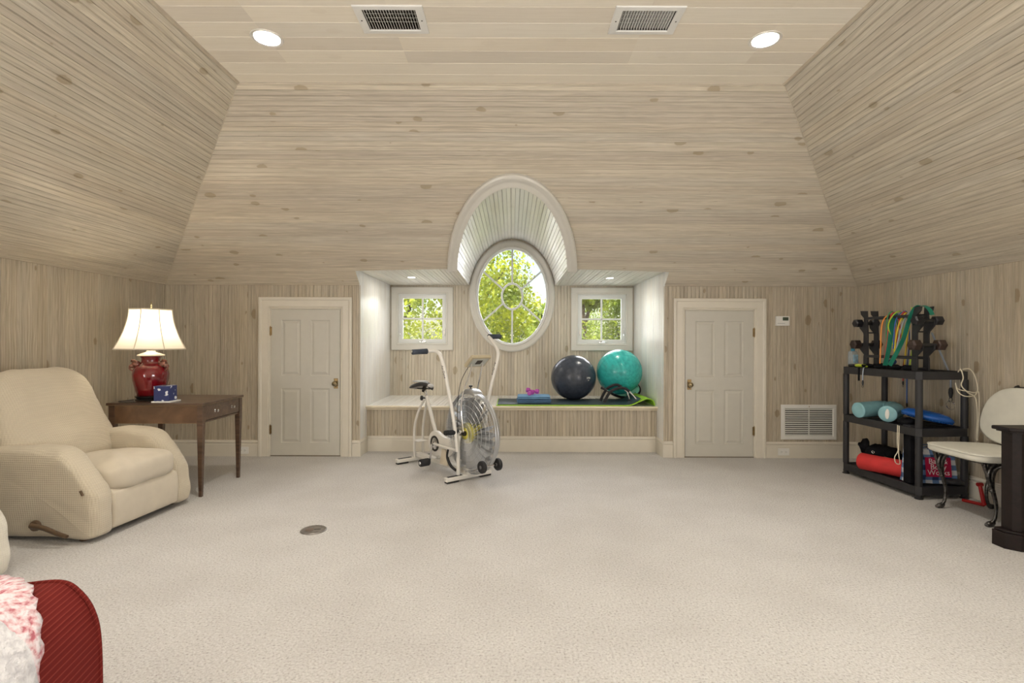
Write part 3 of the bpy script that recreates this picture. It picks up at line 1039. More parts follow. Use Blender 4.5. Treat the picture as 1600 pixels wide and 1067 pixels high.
# --- ceiling vents
m_dark = plain('duct_dark', (.05, .042, .035), .8)
def vent(i, x, y):
    t = thing('ceiling_vent', ['white slotted ceiling vent nearer the left recessed light', 'white slotted ceiling vent nearer the right recessed light'][i], 'vent', (x, y, ZC), 0, 'ceiling vents')
    W, H = .207, .135; w, h = .158, .098
    mb = MB()
    vs = []
    for a, b, z in ((W, H, 0), (W-.004, H-.004, -.007), (w+.004, h+.004, -.009), (w, h, -.004), (w, h, .02)):
        vs += [(-a, -b, z), (a, -b, z), (a, b, z), (-a, b, z)]
    fs = [(q*4+s_, q*4+(s_+1)%4, (q+1)*4+(s_+1)%4, (q+1)*4+s_) for q in range(4) for s_ in range(4)]
    mb.add(vs, fs); mb.build('frame', M['plastic_white'], t, smooth=0)
    MB().box((-w, -h, .05), (w, h, .055)).build('duct', m_dark, t, smooth=0)
    mb = MB()
    for (a, b, c, d) in ((-w, -h, -w+.002, h), (w-.002, -h, w, h), (-w, -h, w, -h+.002), (-w, h-.002, w, h)):
        mb.box((a, b, .0), (c, d, .05))
    mb.build('throat', m_dark, t, smooth=0)
    first = None
    for k in range(19):
        xx = -w+.008+k*(2*w-.016)/18
        if first is None:
            first = MB().box((-.0012, -h+.002, 0), (.0012, h-.002, .016), Matrix.Rotation(R(-18), 4, 'Y')).build('slat', M['plastic_white'], t, smooth=0)
            first.location.x = xx
        else:
            o = first.copy(); C.objects.link(o); o.parent = t; o.location.x = xx
    for k in range(4):
        yy = -h+.039*(k+1)
        MB().box((-w, yy-.0007, .020), (w, yy+.0007, .024)).build('cross_bar', M['plastic_white'], t, smooth=0)
    for sx in (-1, 1):
        MB().lathe([(.005, 0), (.004, -.002), (.001, -.0025)], 10, Matrix.Translation((sx*(w+.024), 0, -.008))).build('screw', M['dark_metal'], t)
for i, (x, y) in enumerate(VENTS): vent(i, x, y)

# --- return air grille
pa, pb = P(1220, 632, YB), P(1306.5, 687, YB)
t = thing('return_air_grille', 'white louvred return air grille low on the wall right of the right door', 'grille', ((pa.x+pb.x)/2, YB, (pa.z+pb.z)/2))
W, H = (pb.x-pa.x)/2, (pa.z-pb.z)/2
w_, h_ = W-.045, H-.042
frame_mb(-W, W, -H, H, [(0, 0), (0, .006), (.006, .012), (.034, .014), (.042, .010), (.045, .004)]).build('frame', M['plastic_white'], t, smooth=0)
MB().box((-w_, -.0025, -h_), (w_, -.0005, h_)).build('duct', m_dark, t, smooth=0)
first = None
for k in range(13):
    z = -h_ + (k+.5)*2*h_/13
    if first is None:
        first = MB().box((-w_, -.004, -.0055), (w_, .0035, .0055), Matrix.Translation((0, -.006, 0)) @ Matrix.Rotation(R(28), 4, 'X')).build('slat', M['plastic_white'], t, smooth=0); first.location.z = z
    else:
        o = first.copy(); C.objects.link(o); o.parent = t; o.location.z = z
MB().box((-.004, -.011, -h_), (.004, -.003, h_)).build('mullion', M['plastic_white'], t, smooth=0)
for z in (H-.02,):
    MB().lathe([(.006, 0), (.004, .003), (.001, .0035)], 10, rot_to((0,-1,0), (0, -.013, z))).build('screw', M['brass'], t)

# --- thermostat
c_ = P(1221.5, 501.5, YB)
t = thing('thermostat', 'white digital thermostat on the wall above the return air grille', 'thermostat', (c_.x, YB, c_.z))
MB().box((-.074, -.026, -.052), (.074, 0, .052)).build('body', M['plastic_white'], t, bevel=.006, bseg=3)
MB().box((-.004, -.028, .004), (.058, -.0262, .040)).build('screen', plain('green_lcd', (.06, .085, .055), .2), t, bevel=.001)
text_mb('72', .026, Matrix.Translation((.028, -.0284, .022)) @ Matrix.Rotation(PI/2, 4, 'X')).build('digits', m_dark, t, smooth=0)
MB().box((-.060, -.029, -.030), (.020, -.0262, -.024)).build('groove', plain('grey_plastic', (.45, .45, .43), .5), t)
for zz in (.028, .006): MB().lathe([(.006, 0), (.005, .002)], 12, rot_to((0,-1,0), (-.03, -.0262, zz))).build('button', M['plastic_white'], t)

# --- outlets
def outlet(px, py, lab):
    c_ = P(px, py, YB-.02)
    t = thing('wall_outlet', lab, 'outlet', (c_.x, YB-.0172, c_.z))
    MB().box((-.062, -.005, -.038), (.062, 0, .038)).build('cover_plate', M['plastic_white'], t, bevel=.003)
    for sx in (-1, 1):
        s_ = MB().box((sx*.024-.017, -.007, -.016), (sx*.024+.017, -.005, .016)).build('socket', M['plastic_white'], t, bevel=.002)
        mb = MB()
        for dz in (-.006, .006): mb.box((sx*.024-.008, -.0074, dz-.0012), (sx*.024+.001, -.0070, dz+.0012))
        mb.lathe([(.0025, 0), (.002, .0005)], 8, rot_to((0,-1,0), (sx*.024+.009, -.007, 0)))
        mb.build('slot', m_dark, s_, smooth=0)
outlet(379.5, 703.5, 'white outlet in the baseboard between the wooden table and the left door')
outlet(1224.5, 706, 'white outlet in the baseboard below the return air grille')

# --- floor outlet
c_ = PZ(490, 827.5, .004)
t = thing('floor_outlet', 'round grey metal outlet cover set in the carpet', 'outlet cover', (c_.x, c_.y, 0), R(12))
m_grey = plain('scuffed_grey_metal', (.26, .24, .22), .4, .7, var=.3, scale=30)
MB().lathe([(.083, 0), (.083, .004), (.078, .007), (.074, .006), (.066, .005), (.001, .005)], 40).build('cover', m_grey, t)
MB().lathe([(.028, .005), (.028, .008), (.024, .009), (.001, .009)], 24, Matrix.Translation((-.025, 0, 0))).build('plug', plain('worn_bronze_cap', (.24, .19, .16), .4, .6), t)
MB().box((0, -.004, .0052), (.045, .004, .0062)).build('slot', m_dark, t)

# ------------------------------------------------------------------ recliner
def arm_poly():
    # x forward, z up
    k = [(-.46, .03), (-.47, .30), (-.46, .50), (-.30, .565), (-.06, .585), (.14, .582), (.235, .545), (.30, .47), (.365, .375), (.41, .29), (.425, .18), (.425, .08), (.39, .025), (.2, .02), (-.2, .02)]
    return [(p.x, p.y) for p in [Vector((q.x, q.y)) for q in spline([Vector((a, b, 0)) for a, b in k], 4, True)]]
def recliner(name, label, loc, rz, mat, matp, lever=True, group=None):
    t = thing(name, label, 'armchair', loc, rz, group)
    for sg in (-1, 1):
        a, b = sorted((sg*.268, sg*.432))
        mb = MB().soft(arm_poly(), a, b, .055, dome=.018, steps=5)
        mb.wob(.020, 5, 3+sg); mb.wob(.008, 13, 5+sg)
        mb.build('arm', mat, t, smooth=70, subsurf=1)
    # backrest
    Mx = Matrix.Translation((-.335, 0, .645)) @ Matrix.Rotation(R(-23), 4, 'Y')
    mb = MB()
    def sp(v, e): return math.copysign(abs(v)**e, v)
    nu, nv = 40, 56
    vs = []; fs = []
    for i in range(nu+1):
        a = -PI/2+PI*i/nu
        for k in range(nv):
            b = 2*PI*k/nv
            x = .15*sp(math.cos(b), .75)*sp(math.cos(a), .55)
            y = .385*sp(math.sin(b), .42)*sp(math.cos(a), .42)
            z = .42*sp(math.sin(a), .60)
            y *= 1 - .10*max(0, z/.42)**2
            if x > 0: x += .035*math.exp(-((z+.22)/.14)**2)*(1-(y/.4)**2) - .02*math.exp(-((z-.0)/.06)**2)*(1-(y/.4)**2)
            vs.append((x, y, z))
    for i in range(nu):
        for k in range(nv):
            k2 = (k+1) % nv
            fs.append((i*nv+k, i*nv+k2, (i+1)*nv+k2, (i+1)*nv+k))
    mb.add(vs, fs); mb.wob(.022, 4, 9); mb.wob(.008, 11, 4)
    mb2 = MB().add(mb.v, mb.f, Mx)
    mb2.build('backrest', mat, t, smooth=80)
    # seat cushion
    mb = MB().ell((.130, 0, .350), (.315, .285, .100), .55, .38, 22, 48)
    for i, p in enumerate(mb.v):
        x, y, z = p
        if z > .345: z += .018*(1-(y/.27)**2) + .012*math.sin(x*7)
        mb.v[i] = (x, y, z + .012*math.sin(y*30+x*20)*max(0, (x-.1))*2)
    mb.wob(.008, 9, 2)
    mb.build('seat_cushion', matp, t, smooth=80, subsurf=1)
    # footrest panel
    fp = [(.345, .285), (.405, .282), (.425, .26), (.432, .16), (.425, .065), (.405, .045), (.345, .045)]
    fp = [(q.x, q.y) for q in spline([Vector((a, b, 0)) for a, b in fp], 3, True)]
    mb = MB().soft(fp, -.278, .278, .02); mb.wob(.006, 7, 1)
    mb.build('footrest', matp, t, smooth=70, subsurf=1)
    MB().box((-.40, -.40, .035), (.38, .40, .16)).build('base', M['backing'], t)
    for x in (-.36, .30):
        for y in (-.36, .36): MB().lathe([(.024, 0), (.026, .01), (.020, .05)], 14, Matrix.Translation((x, y, 0))).build('foot', M['walnut'], t)
    if lever:
        mb = MB()
        mb.lathe([(.030, 0), (.034, .010), (.030, .022), (.010, .026), (.001, .026)], 24, rot_to((0,-1,0), (.075, -.450, .118)))
        pts = spline([(.065, -.478, .123), (.15, -.481, .113), (.24, -.481, .083), (.305, -.481, .066)], 5)
        mb.tube(pts, [.016 - .004*i/(len(pts)-1) for i in range(len(pts))], 12)
        mb.build('lever', M['handle_wood'], t)
    MB().box((-.004, -.008, -.017), (.004, .004, .017), Matrix.Translation((.352, -.432, .315)) @ Matrix.Rotation(R(-30), 4, 'Y')).build('fabric_tag', M['handle_wood'], t)
    return t
recliner('recliner', 'cream slipcovered recliner with wooden side lever beside the wooden table', (-2.935, 3.585, 0), R(-5), M['slip'], M['slip_plain'])
# neighbour chair, only its front corner reaches into the frame
recliner('recliner', 'pale cream slipcovered recliner cut off by the left edge of the photo', (-3.07, 2.30, 0), R(-2), M['slip_pale'], M['slip_pale'], lever=False)

# ------------------------------------------------------------------ side table
T0 = (-3.20, 4.062, 0)
t = thing('side_table', 'dark walnut side table with end drawer and tapered legs', 'table', T0, R(1))
TW, TD, TH = .735, .62, .752
MB().box((-.012, -.012, TH-.018), (TW+.012, TD+.012, TH)).build('tabletop', M['walnut'], t, bevel=.003)
MB().box((-.012, -.0125, TH-.021), (TW+.0125, TD+.012, TH-.0185)).build('edge_banding', wood_mat('banding', (.20, .12, .06), (.30, .2, .1)), t)
for (lx, ly) in ((0, 0), (TW-.042, 0), (0, TD-.042), (TW-.042, TD-.042)):
    mb = MB()
    mb.frus((lx+.010, ly+.010), (lx+.034, ly+.034), (lx, ly), (lx+.044, ly+.044), 0, TH-.175)
    mb.box((lx, ly, TH-.175), (lx+.044, ly+.044, TH-.021))
    mb.build('leg', M['walnut'], t, bevel=.0015)
MB().box((.044, .006, TH-.165), (TW-.042, .024, TH-.021)).build('apron', M['walnut_fig'], t)
MB().box((.044, TD-.024, TH-.165), (TW-.042, TD-.006, TH-.021)).build('apron', M['walnut_fig'], t)
MB().box((.006, .044, TH-.165), (.024, TD-.042, TH-.021)).build('apron', M['walnut_fig'], t)
MB().box((TW-.026, .044, TH-.165), (TW-.008, TD-.042, TH-.152)).build('rail', M['walnut'], t)
for z in (TH-.163, TH-.028): MB().box((.046, .0045, z), (TW-.044, .0058, z+.003)).build('inlay', wood_mat('inlay', (.20, .12, .06), (.30, .2, .1)), t)
dr = MB().box((TW-.200, .050, TH-.146), (TW-.002, TD-.048, TH-.024)).build('drawer', M['walnut'], t, bevel=.002)
for yy in (TD*.30, TD*.72):
    MB().lathe([(.012, 0), (.012, .003), (.005, .006), (.005, .016), (.012, .022), (.011, .028), (.001, .031)], 18, rot_to((1,0,0), (TW-.002, yy, TH-.085))).build('knob', M['chrome'], dr)

# lamp
lp = P(236.5, 628, 4.27)
LX, LY = -3.01, 4.27
t = thing('table_lamp', 'lit table lamp with red glazed jar base and white bell shade', 'lamp', (LX, LY, TH+.0005), R(10))
m_red = plain('ox_blood_glaze', (.16, .003, .007), .08, var=.35, scale=9, coat=.6)
MB().lathe([(.105, 0), (.108, .010), (.098, .020), (.110, .028), (.112, .038), (.100, .042), (.001, .042)], 40).build('stand', plain('black_lacquer', (.012, .010, .010), .2), t)
MB().lathe([(.092, .042), (.098, .048), (.112, .10), (.127, .17), (.131, .215), (.122, .262), (.098, .290), (.072, .305), (.066, .32), (.068, .345), (.078, .365), (.080, .372), (.05, .373)], 48).build('jar', m_red, t, smooth=60)
MB().lathe([(.092, .366), (.098, .370), (.096, .378), (.060, .392), (.035, .400), (.030, .412), (.001, .413)], 40).build('cap', plain('ivory_cap', (.80, .74, .60), .3), t, smooth=60)
m_lug = plain('brown_glazed_lug', (.20, .075, .05), .12, .15, var=.6, scale=50, coat=.5)
for sg in (-1, 1):
    mb = MB()
    mb.ell((sg*.100, -.02, .300), (.036, .030, .030), nu=10, nv=14)
    mb.ell((sg*.128, -.028, .284), (.022, .022, .018), nu=8, nv=12)
    mb.tube(spline([(sg*.098, -.035, .325), (sg*.118, -.045, .335), (sg*.130, -.03, .322)], 4), .008, 8)
    mb.tube([(sg*(.118+.026*math.cos(a)), -.032-.004*math.cos(a), .274+.026*math.sin(a)) for a in np.linspace(0, 2*PI, 17)], .0065, 8)
    mb.ell((sg*.085, -.045, .318), (.012, .010, .012), nu=6, nv=10)
    mb.build('lug', m_lug, t)
# shade: eight bell panels
m_sh, n_, b_, out_ = newmat('translucent_silk')
b_.inputs['Base Color'].default_value = (.88, .83, .72, 1); b_.inputs['Roughness'].default_value = .8
tr_ = N(n_, 'ShaderNodeBsdfTranslucent', {0: (.94, .90, .82, 1)})
mx_ = N(n_, 'ShaderNodeMixShader', {0: .62, 1: b_.outputs[0], 2: tr_.outputs[0]})
n_.links.new(mx_.outputs[0], out_.inputs['Surface'])
def shp(z):   # z 0 bottom .. 1 top
    return .158 + (.262-.158)*((1-z)**1.75)
S0, S1 = .425, .752
mb = MB(); n8 = 8; rowsN = 14
vs = []
sub = 4
for r_i in range(rowsN+1):
    f = r_i/rowsN; rr = shp(f); z = S0+(S1-S0)*f
    for k in range(n8):
        a, b = 2*PI*k/n8, 2*PI*(k+1)/n8
        for j in range(sub):
            q = j/sub
            x = rr*((1-q)*math.cos(a)+q*math.cos(b)); y = rr*((1-q)*math.sin(a)+q*math.sin(b))
            bow = 1 - .03*math.sin(PI*q)
            vs.append((x*bow, y*bow, z))
m_ = n8*sub
fs = [(i*m_+k, i*m_+(k+1)%m_, (i+1)*m_+(k+1)%m_, (i+1)*m_+k) for i in range(rowsN) for k in range(m_)]
mb.add(vs, fs); shade = mb.build('lamp_shade', m_sh, t, smooth=20)
m_rib = plain('shade_binding', (.60, .54, .42), .7)
for k in range(n8):
    a = 2*PI*k/n8
    MB().tube([(shp(i/12)*1.004*math.cos(a), shp(i/12)*1.004*math.sin(a), S0+(S1-S0)*i/12) for i in range(13)], .0035, 6).build('rib', m_rib, shade)
for z, f in ((S0, 0), (S1, 1)):
    MB().tube([(shp(f)*math.cos(2*PI*k/n8), shp(f)*math.sin(2*PI*k/n8), z) for k in list(range(n8))+[0]], .006, 6).build('hem', m_rib, shade)
mb = MB(); mb.cyl((0, 0, .41), (0, 0, .50), .012, n=12); mb.cyl((0, 0, .74), (0, 0, .765), .004, n=8)
mb.tube(spline([(.0, 0, .47), (.055, 0, .52), (.065, 0, .60), (.045, 0, .70), (0, 0, .742)], 5), .0025, 6); mb.tube(spline([(.0, 0, .47), (-.055, 0, .52), (-.065, 0, .60), (-.045, 0, .70), (0, 0, .742)], 5), .0025, 6)
for k in range(0, 8, 2):
    a = 2*PI*k/8; mb.cyl((0, 0, .742), (.15*math.cos(a), .15*math.sin(a), .748), .002, n=6)
mb.build('harp', M['brass'], t)
MB().lathe([(.004, .760), (.008, .770), (.006, .780), (.009, .788), (.004, .800), (.001, .822)], 12).build('finial', plain('brass_finial', (.7, .6, .35), .25, .9), t)
MB().ell((0, 0, .565), (.032, .032, .045), nu=12, nv=16).build('bulb', emis('lit_bulb', (1, .82, .55), 12.0), t)
l = bpy.data.lights.new('lamp_light', 'POINT'); l.energy = LAMP_W; l.color = (1, .86, .66); l.shadow_soft_size = .05
lo = bpy.data.objects.new('lamp_light', l); C.objects.link(lo); lo.location = (LX, LY, TH+.60)
# lamp cord on the table
tag(MB().tube(spline([(LX-.10, LY-.06, TH+.006), (LX-.16, LY-.13, TH+.005), (LX-.10, LY-.19, TH+.005), (LX-.02, LY-.15, TH+.005)], 6), .004, 6).build('power_cord', m_dark), 'short dark cord lying on the table left of the lamp', 'cord')

# blue tissue cube on its tray
def flower_mat():
    m, n, b, _ = newmat('blue_paper_white_flowers')
    tc = N(n, 'ShaderNodeTexCoord')
    vo = N(n, 'ShaderNodeTexVoronoi', {'Vector': tc.outputs['Object'], 'Scale': 25.0, 'Randomness': .85})
    dn = N(n, 'ShaderNodeTexNoise', {'Vector': tc.outputs['Object'], 'Scale': 75.0, 'Detail': 1.0})
    d = math_(n, 'ADD', vo.outputs['Distance'], math_(n, 'MULTIPLY', dn.outputs[0], .35))
    mk = math_(n, 'LESS_THAN', d, .45)
    c_ = mix(n, mk, (.018, .03, .13), (.72, .75, .80))
    n.links.new(c_, b.inputs['Base Color']); b.inputs['Roughness'].default_value = .5
    return m
t = thing('tissue_box', 'navy blue cube tissue box with white flowers beside the red lamp', 'tissue box', (-2.800, 4.14, TH+.0005), R(4))
MB().box((-.070, -.070, 0), (.078, .078, .012)).build('tray', M['plastic_white'], t, bevel=.003)
bx = MB().box((-.058, -.058, .012), (.058, .058, .132)).build('box', flower_mat(), t, bevel=.003)
MB().lathe([(.030, .1322), (.028, .1330), (.001, .1332)], 20).build('opening', m_dark, t)

# ------------------------------------------------------------------ fan bike
BK = Vector((-.98, 5.345, 0)); BA = math.atan2(-.765, .644)
bike = thing('exercise_bike', 'white fan exercise bike with wire cage wheel in front of the bench', 'exercise bike', BK, BA)
wm = M['white_metal']
def stab(x, L, cy):
    mb = MB().box((x-.026, cy-L/2, .014), (x+.026, cy+L/2, .052))
    o = mb.build('foot_bar', wm, bike, bevel=.010, bseg=3)
    for sg in (-1, 1):
        MB().box((x-.024, cy+sg*(L/2-.07)-.06, .002), (x+.024, cy+sg*(L/2-.07)+.06, .016)).build('rubber_pad', M['black_rubber'], o)
        MB().box((x-.014, cy+sg*(L/2-.10)-.075, .052), (x+.014, cy+sg*(L/2-.10)+.075, .055)).build('tread_strip', M['black_rubber'], o)
stab(0, .50, 0.0)
stab(.915, .50, .0)
mb = MB().box((0, -.030, .052), (.915, .030, .096)); mb.build('main_beam', wm, bike, bevel=.006)
# rear struts
for y in (-.05, .05):
    MB().tube(spline([(.02, y, .05), (.015, y, .20), (.02, y, .36), (.075, y*.8, .52), (.165, y*.35, .665)], 6), .0125, 12).build('rear_strut', wm, bike)
MB().box((-.01, -.055, .218), (.10, .055, .226)).build('bracket_plate', wm, bike, bevel=.002)
# seat tube and post
MB().cyl((.175, 0, .690), (.355, 0, .345), .0185, .0185, 16).build('seat_tube', wm, bike)
MB().cyl((.355, 0, .36), (.40, 0, .09), .0185, .022, 16).build('down_tube', wm, bike)
MB().tube([(.150, 0, .742), (.178, 0, .685)], .0130, 14).build('seat_post', M['chrome'], bike)
MB().lathe([(.008, 0), (.008, .03), (.022, .034), (.026, .044), (.022, .056), (.001, .058)], 9, rot_to((-.7, -.7, 0), (.175, -.006, .672))).build('adjust_knob', M['black_plastic'], bike)
# saddle
mb = MB()
vs = []; nS = 22; nR = 20
for i in range(nS+1):
    f = i/nS; x = -.045 + .335*f
    if f < .35: hw = .118*math.sin(min(1, (f+.06)/.30)*PI/2)
    else: hw = .118 - (.118-.028)*min(1, (f-.35)/.38)**.8
    if f > .9: hw *= math.sqrt(max(0.02, 1-((f-.9)/.1)**2))
    if f < .06: hw *= math.sqrt(max(.04, 1-((.06-f)/.06)**2))
    zt = .805 + .030*math.sin((f-.05)*3.0) - .020*max(0, f-.75)/.25
    th = .055*(1-.35*f)
    for k in range(nR):
        a = 2*PI*k/nR
        y = hw*math.copysign(abs(math.cos(a))**.8, math.cos(a))
        z = zt - th/2 + th/2*math.sin(a)*(1 if math.sin(a) > 0 else 1.0) - .02*(abs(y)/.118)**2
        vs.append((x, y, z))
fs = [(i*nR+k, i*nR+(k+1)%nR, (i+1)*nR+(k+1)%nR, (i+1)*nR+k) for i in range(nS) for k in range(nR)]
fs += [tuple(range(nR)), tuple(nS*nR+k for k in range(nR))]
mb.add(vs, fs)
sd = mb.build('saddle', plain('black_vinyl', (.03, .03, .032), .35), bike, smooth=60)
MB().ell((.245, 0, .797), (.052, .029, .024), nu=10, nv=16).build('nose', plain('grey_vinyl', (.45, .45, .45), .35), sd)
mb = MB(); mb.ell((.055, 0, .835), (.085, .080, .006), .6, .8, 8, 20); mb.build('top_panel', plain('silver_vinyl', (.42, .42, .42), .3), sd)
mb = MB(); mb.cyl((.11, 0, .735), (.145, 0, .80), .018, n=12); mb.tube([(.04, -.03, .762), (.2, -.02, .765)], .006, 8); mb.tube([(.04, .03, .762), (.2, .02, .765)], .006, 8)
mb.build('clamp', M['dark_metal'], sd)
# chain guard and cranks
cx, cz = .455, .262
for y0 in (-.062,):
    poly = []
    for k in range(26):
        a = R(60) + R(240)*k/25
        poly.append((cx+.122*math.cos(a), cz+.122*math.sin(a)))
    poly += [(.62, .130), (.74, .200), (.80, .262), (.86, .30), (.86, .365), (.74, .345), (.60, .345)]
    MB().soft(poly, y0-.012, y0+.03, .006, steps=2).build('chain_guard', wm, bike, smooth=40)
MB().ring([(.055, -.016), (.075, -.016), (.075, -.010), (.055, -.010)], 30, rot_to((0,1,0), (cx, -.062, cz))).build('chainring', M['dark_metal'], bike)
MB().lathe([(.052, 0), (.052, .006), (.020, .010), (.018, .03), (.001, .032)], 24, rot_to((0,-1,0), (cx, -.070, cz))).build('crank_hub', M['chrome'], bike)
for sg in (-1, 1):
    y = sg*.108
    a = (cx+.004, y, cz); b = (cx+sg*-.012*-1, y+sg*.012, cz+sg*.17)
    mb = MB().tube([a, b], [.011, .009], 10); mb.cyl((cx, -.0, cz), a, .009, n=10)
    cr = mb.build('crank', M['chrome'], bike)
    pd = MB(); pc = Vector(b)
    pd.tube([pc+Vector((0, sg*.010, 0)), pc+Vector((0, sg*.018, 0)), pc+Vector((0, sg*.102, 0)), pc+Vector((0, sg*.110, 0))], [.030, .036, .036, .030], 14)
    pd.build('pedal', M['foam_black'], cr, smooth=40)
    MB().lathe([(.018, 0), (.014, .004), (.001, .005)], 12, rot_to((0, sg, 0), pc+Vector((0, sg*.110, 0)))).build('pedal_cap', M['chrome'], cr)
# fork uprights and spindle
FX, FZ = .965, .430
for y in (-.105, .105):
    MB().tube([(.905, y, .05), (.905, y, .34), (.935, y, .45)], .0165, 14).build('fork_tube', wm, bike)
MB().cyl((FX-.02, -.13, FZ-.01), (FX-.02, .13, FZ-.01), .010, n=12).build('axle', M['chrome'], bike)
# push rod from arm to crank
for y in (-.10, .10):
    MB().tube([(cx+.03, y, cz+.005), (.88, y*1.1, .268)], .012, 10).build('push_rod', wm, bike)
MB().prism([(.56, .09), (.70, .09), (.66, .235), (.60, .235)], -.085, -.05).build('side_plate', plain('cream_plate', (.66, .58, .45), .4), bike, bevel=.002)
MB().tube(spline([(.70, -.07, .26), (.68, -.075, .17), (.74, -.075, .10), (.82, -.075, .075)], 5), .013, 10).build('hose', M['black_rubber'], bike)
# cylinder foot peg
mb = MB().cyl((.905, -.115, .44), (.905, -.25, .445), .020, n=16)
for k in range(6): mb.cyl((.905, -.13-.02*k, .44+.0007*k), (.905, -.138-.02*k, .44+.0007*k), .0235, n=16)
# the peg stands out beside the fork
pg_ = mb.build('foot_peg', M['foam_black'], bike)
# handle arms
def armtube(pts, y): 
    return MB().tube(spline(pts, 6), .0165, 14)
na = [(.925, -.130, .270), (.915, -.140, .42), (.885, -.165, .66), (.838, -.195, .93), (.800, -.208, 1.06), (.760, -.215, 1.135), (.705, -.225, 1.160), (.675, -.28, 1.160), (.668, -.44, 1.152)]
fa = [(.945, .130, .270), (.965, .140, .42), (1.005, .150, .70), (1.040, .190, .95), (1.062, .215, 1.09), (1.04, .232, 1.17), (.935, .245, 1.262), (.880, .262, 1.295), (.870, .40, 1.297)]
for pts in (na, fa):
    ar = armtube(pts, 0).build('handle_arm', wm, bike, smooth=60)
    g0, g1 = Vector(pts[-2]), Vector(pts[-1])
    d = (g1-g0).normalized()
    s0 = g1 - d*.150
    gr = MB().tube([s0, s0+d*.004, g1-d*.05, g1-d*.004, g1], [.020, .0245, .023, .0245, .021], 16)
    gr.wob(.002, 60, 3)
    gr.build('grip', M['foam_grip'], ar, smooth=60)
    # lettering along the arm
    a, b = Vector(pts[3]), Vector(pts[4])
    ax = (b-a).normalized(); nrm = Vector((.35, -1, .0)); nrm = (nrm - ax*nrm.dot(ax)).normalized(); up = nrm.cross(ax)
    if pts is fa: nrm = Vector((-.0, -1, .0)); nrm = (nrm - ax*nrm.dot(ax)).normalized(); up = nrm.cross(ax)
    Mt = Matrix((( -ax.x, -up.x, nrm.x, 0), (-ax.y, -up.y, nrm.y, 0), (-ax.z, -up.z, nrm.z, 0), (0,0,0,1)))
    Mt = Matrix.Translation((a+b)/2 + nrm*.0172 - ax*.02) @ Mt
    text_mb('Air-Dyne', .032, Mt, .0006).build('lettering', plain('dark_print', (.06, .05, .05), .6), ar, smooth=0)
# console
cc = Vector((1.05, 0, 1.075))
Mc = Matrix.Translation(cc) @ Matrix.Rotation(R(-38), 4, 'Y')
cn = MB().box((-.075, -.105, -.016), (.075, .105, .016), Mc).build('console', plain('tan_plastic', (.50, .43, .29), .5), bike, bevel=.008, bseg=2)
MB().box((-.055, -.085, .0165), (.055, .085, .0185), Mc).build('face_plate', plain('grey_panel', (.32, .32, .30), .4), cn)
MB().box((-.055, -.085, -.0185), (.058, .085, -.0165), Mc).build('rear_plate', plain('pale_grey_panel', (.45, .46, .42), .4), cn)
MB().box((-.02, -.03, -.0200), (.035, .03, -.0186), Mc).build('battery_hatch', m_dark, cn)
MB().box((-.02, -.05, .0186), (.035, .05, .0200), Mc).build('display', m_dark, cn)
for y in (-.065, .055):
    MB().tube(spline([(.965, y*1.4, .44), (.93, y*1.4, .62), (.95, y*1.3, .80), (1.02, y, .96), (1.05, y, 1.065)], 6), .0065, 8).build('console_rod', M['chrome'], bike)
MB().tube(spline([(1.02, -.06, 1.05), (.955, -.11, .90), (.925, -.125, .72), (.920, -.125, .50), (.955, -.125, .435)], 6), .003, 6).build('sensor_wire', M['black_rubber'], bike)
# fan cage
FR = .362; HC = .080
mb = MB()
NWR = 84
m_wire = plain('zinc_wire', (.50, .51, .52), .35, .8)
for sg in (-1, 1):
    for k in range(NWR):
        a = 2*PI*k/NWR
        ca, sa = math.cos(a), math.sin(a)
        pts = []
        for (r_, y) in ((.055, HC*.98), (.16, HC), (.28, HC*.93), (.335, HC*.72), (.358, HC*.40), (FR, 0)):
            pts.append((FX+r_*ca, sg*y, FZ+r_*sa))
        mb.tube(pts, .0014, 3, cap=False)
for sg in (-1, 1):
    for (r_, y) in ((.055, HC*.98), (.10, HC), (.15, HC), (.20, HC), (.25, HC*.97), (.30, HC*.86), (.335, HC*.72), (.355, HC*.42)):
        mb.tube([(FX+r_*math.cos(a), sg*y, FZ+r_*math.sin(a)) for a in np.linspace(0, 2*PI, 65)], .0018, 4, cap=False)
cg = mb.build('wire_cage', m_wire, bike); cg['kind'] = 'stuff'
mb = MB()
for y in (-.012, .012): mb.tube([(FX+(FR+.003)*math.cos(a), y, FZ+(FR+.003)*math.sin(a)) for a in np.linspace(0, 2*PI, 73)], .005, 8, cap=False)
mb.ring([(FR+.002, -.022), (FR+.006, -.022), (FR+.006, .022), (FR+.002, .022)], 72, rot_to((0,1,0), (FX, 0, FZ)))
mb.build('cage_rim', m_wire, bike)
# blades
bl = None
m_blade = plain('brushed_blade', (.40, .41, .42), .6, .25)
for k in range(24):
    if bl is None:
        mb = MB().box((.075, -.052, -.0008), (.315, .052, .0008), Matrix.Rotation(R(24), 4, 'X'))
        bl = mb.build('blade', m_blade, bike); b_o = bl
    else:
        b_o = bl.copy(); C.objects.link(b_o); b_o.parent = bike
    b_o.location = (FX, 0, FZ); b_o.rotation_euler = (0, 2*PI*k/24, 0)
m_yel = plain('yellow_hub_plastic', (.72, .66, .12), .4, var=.2)
mb = MB().lathe([(.030, -.070), (.085, -.062), (.092, -.05), (.092, .05), (.085, .062), (.030, .070)], 40, rot_to((0,1,0), (FX, 0, FZ))); mb.build('hub', m_yel, bike)
mb = MB().lathe([(.022, 0), (.022, .02), (.012, .024), (.012, .04), (.001, .041)], 20, rot_to((0,-1,0), (FX, -.072, FZ))); mb.build('hub_cap', M['dark_metal'], bike)
mb = MB()   # top cover
poly = [(FX-.11, FZ+.335), (FX-.07, FZ+.378), (FX, FZ+.395), (FX+.07, FZ+.378), (FX+.11, FZ+.335), (FX, FZ+.352)]
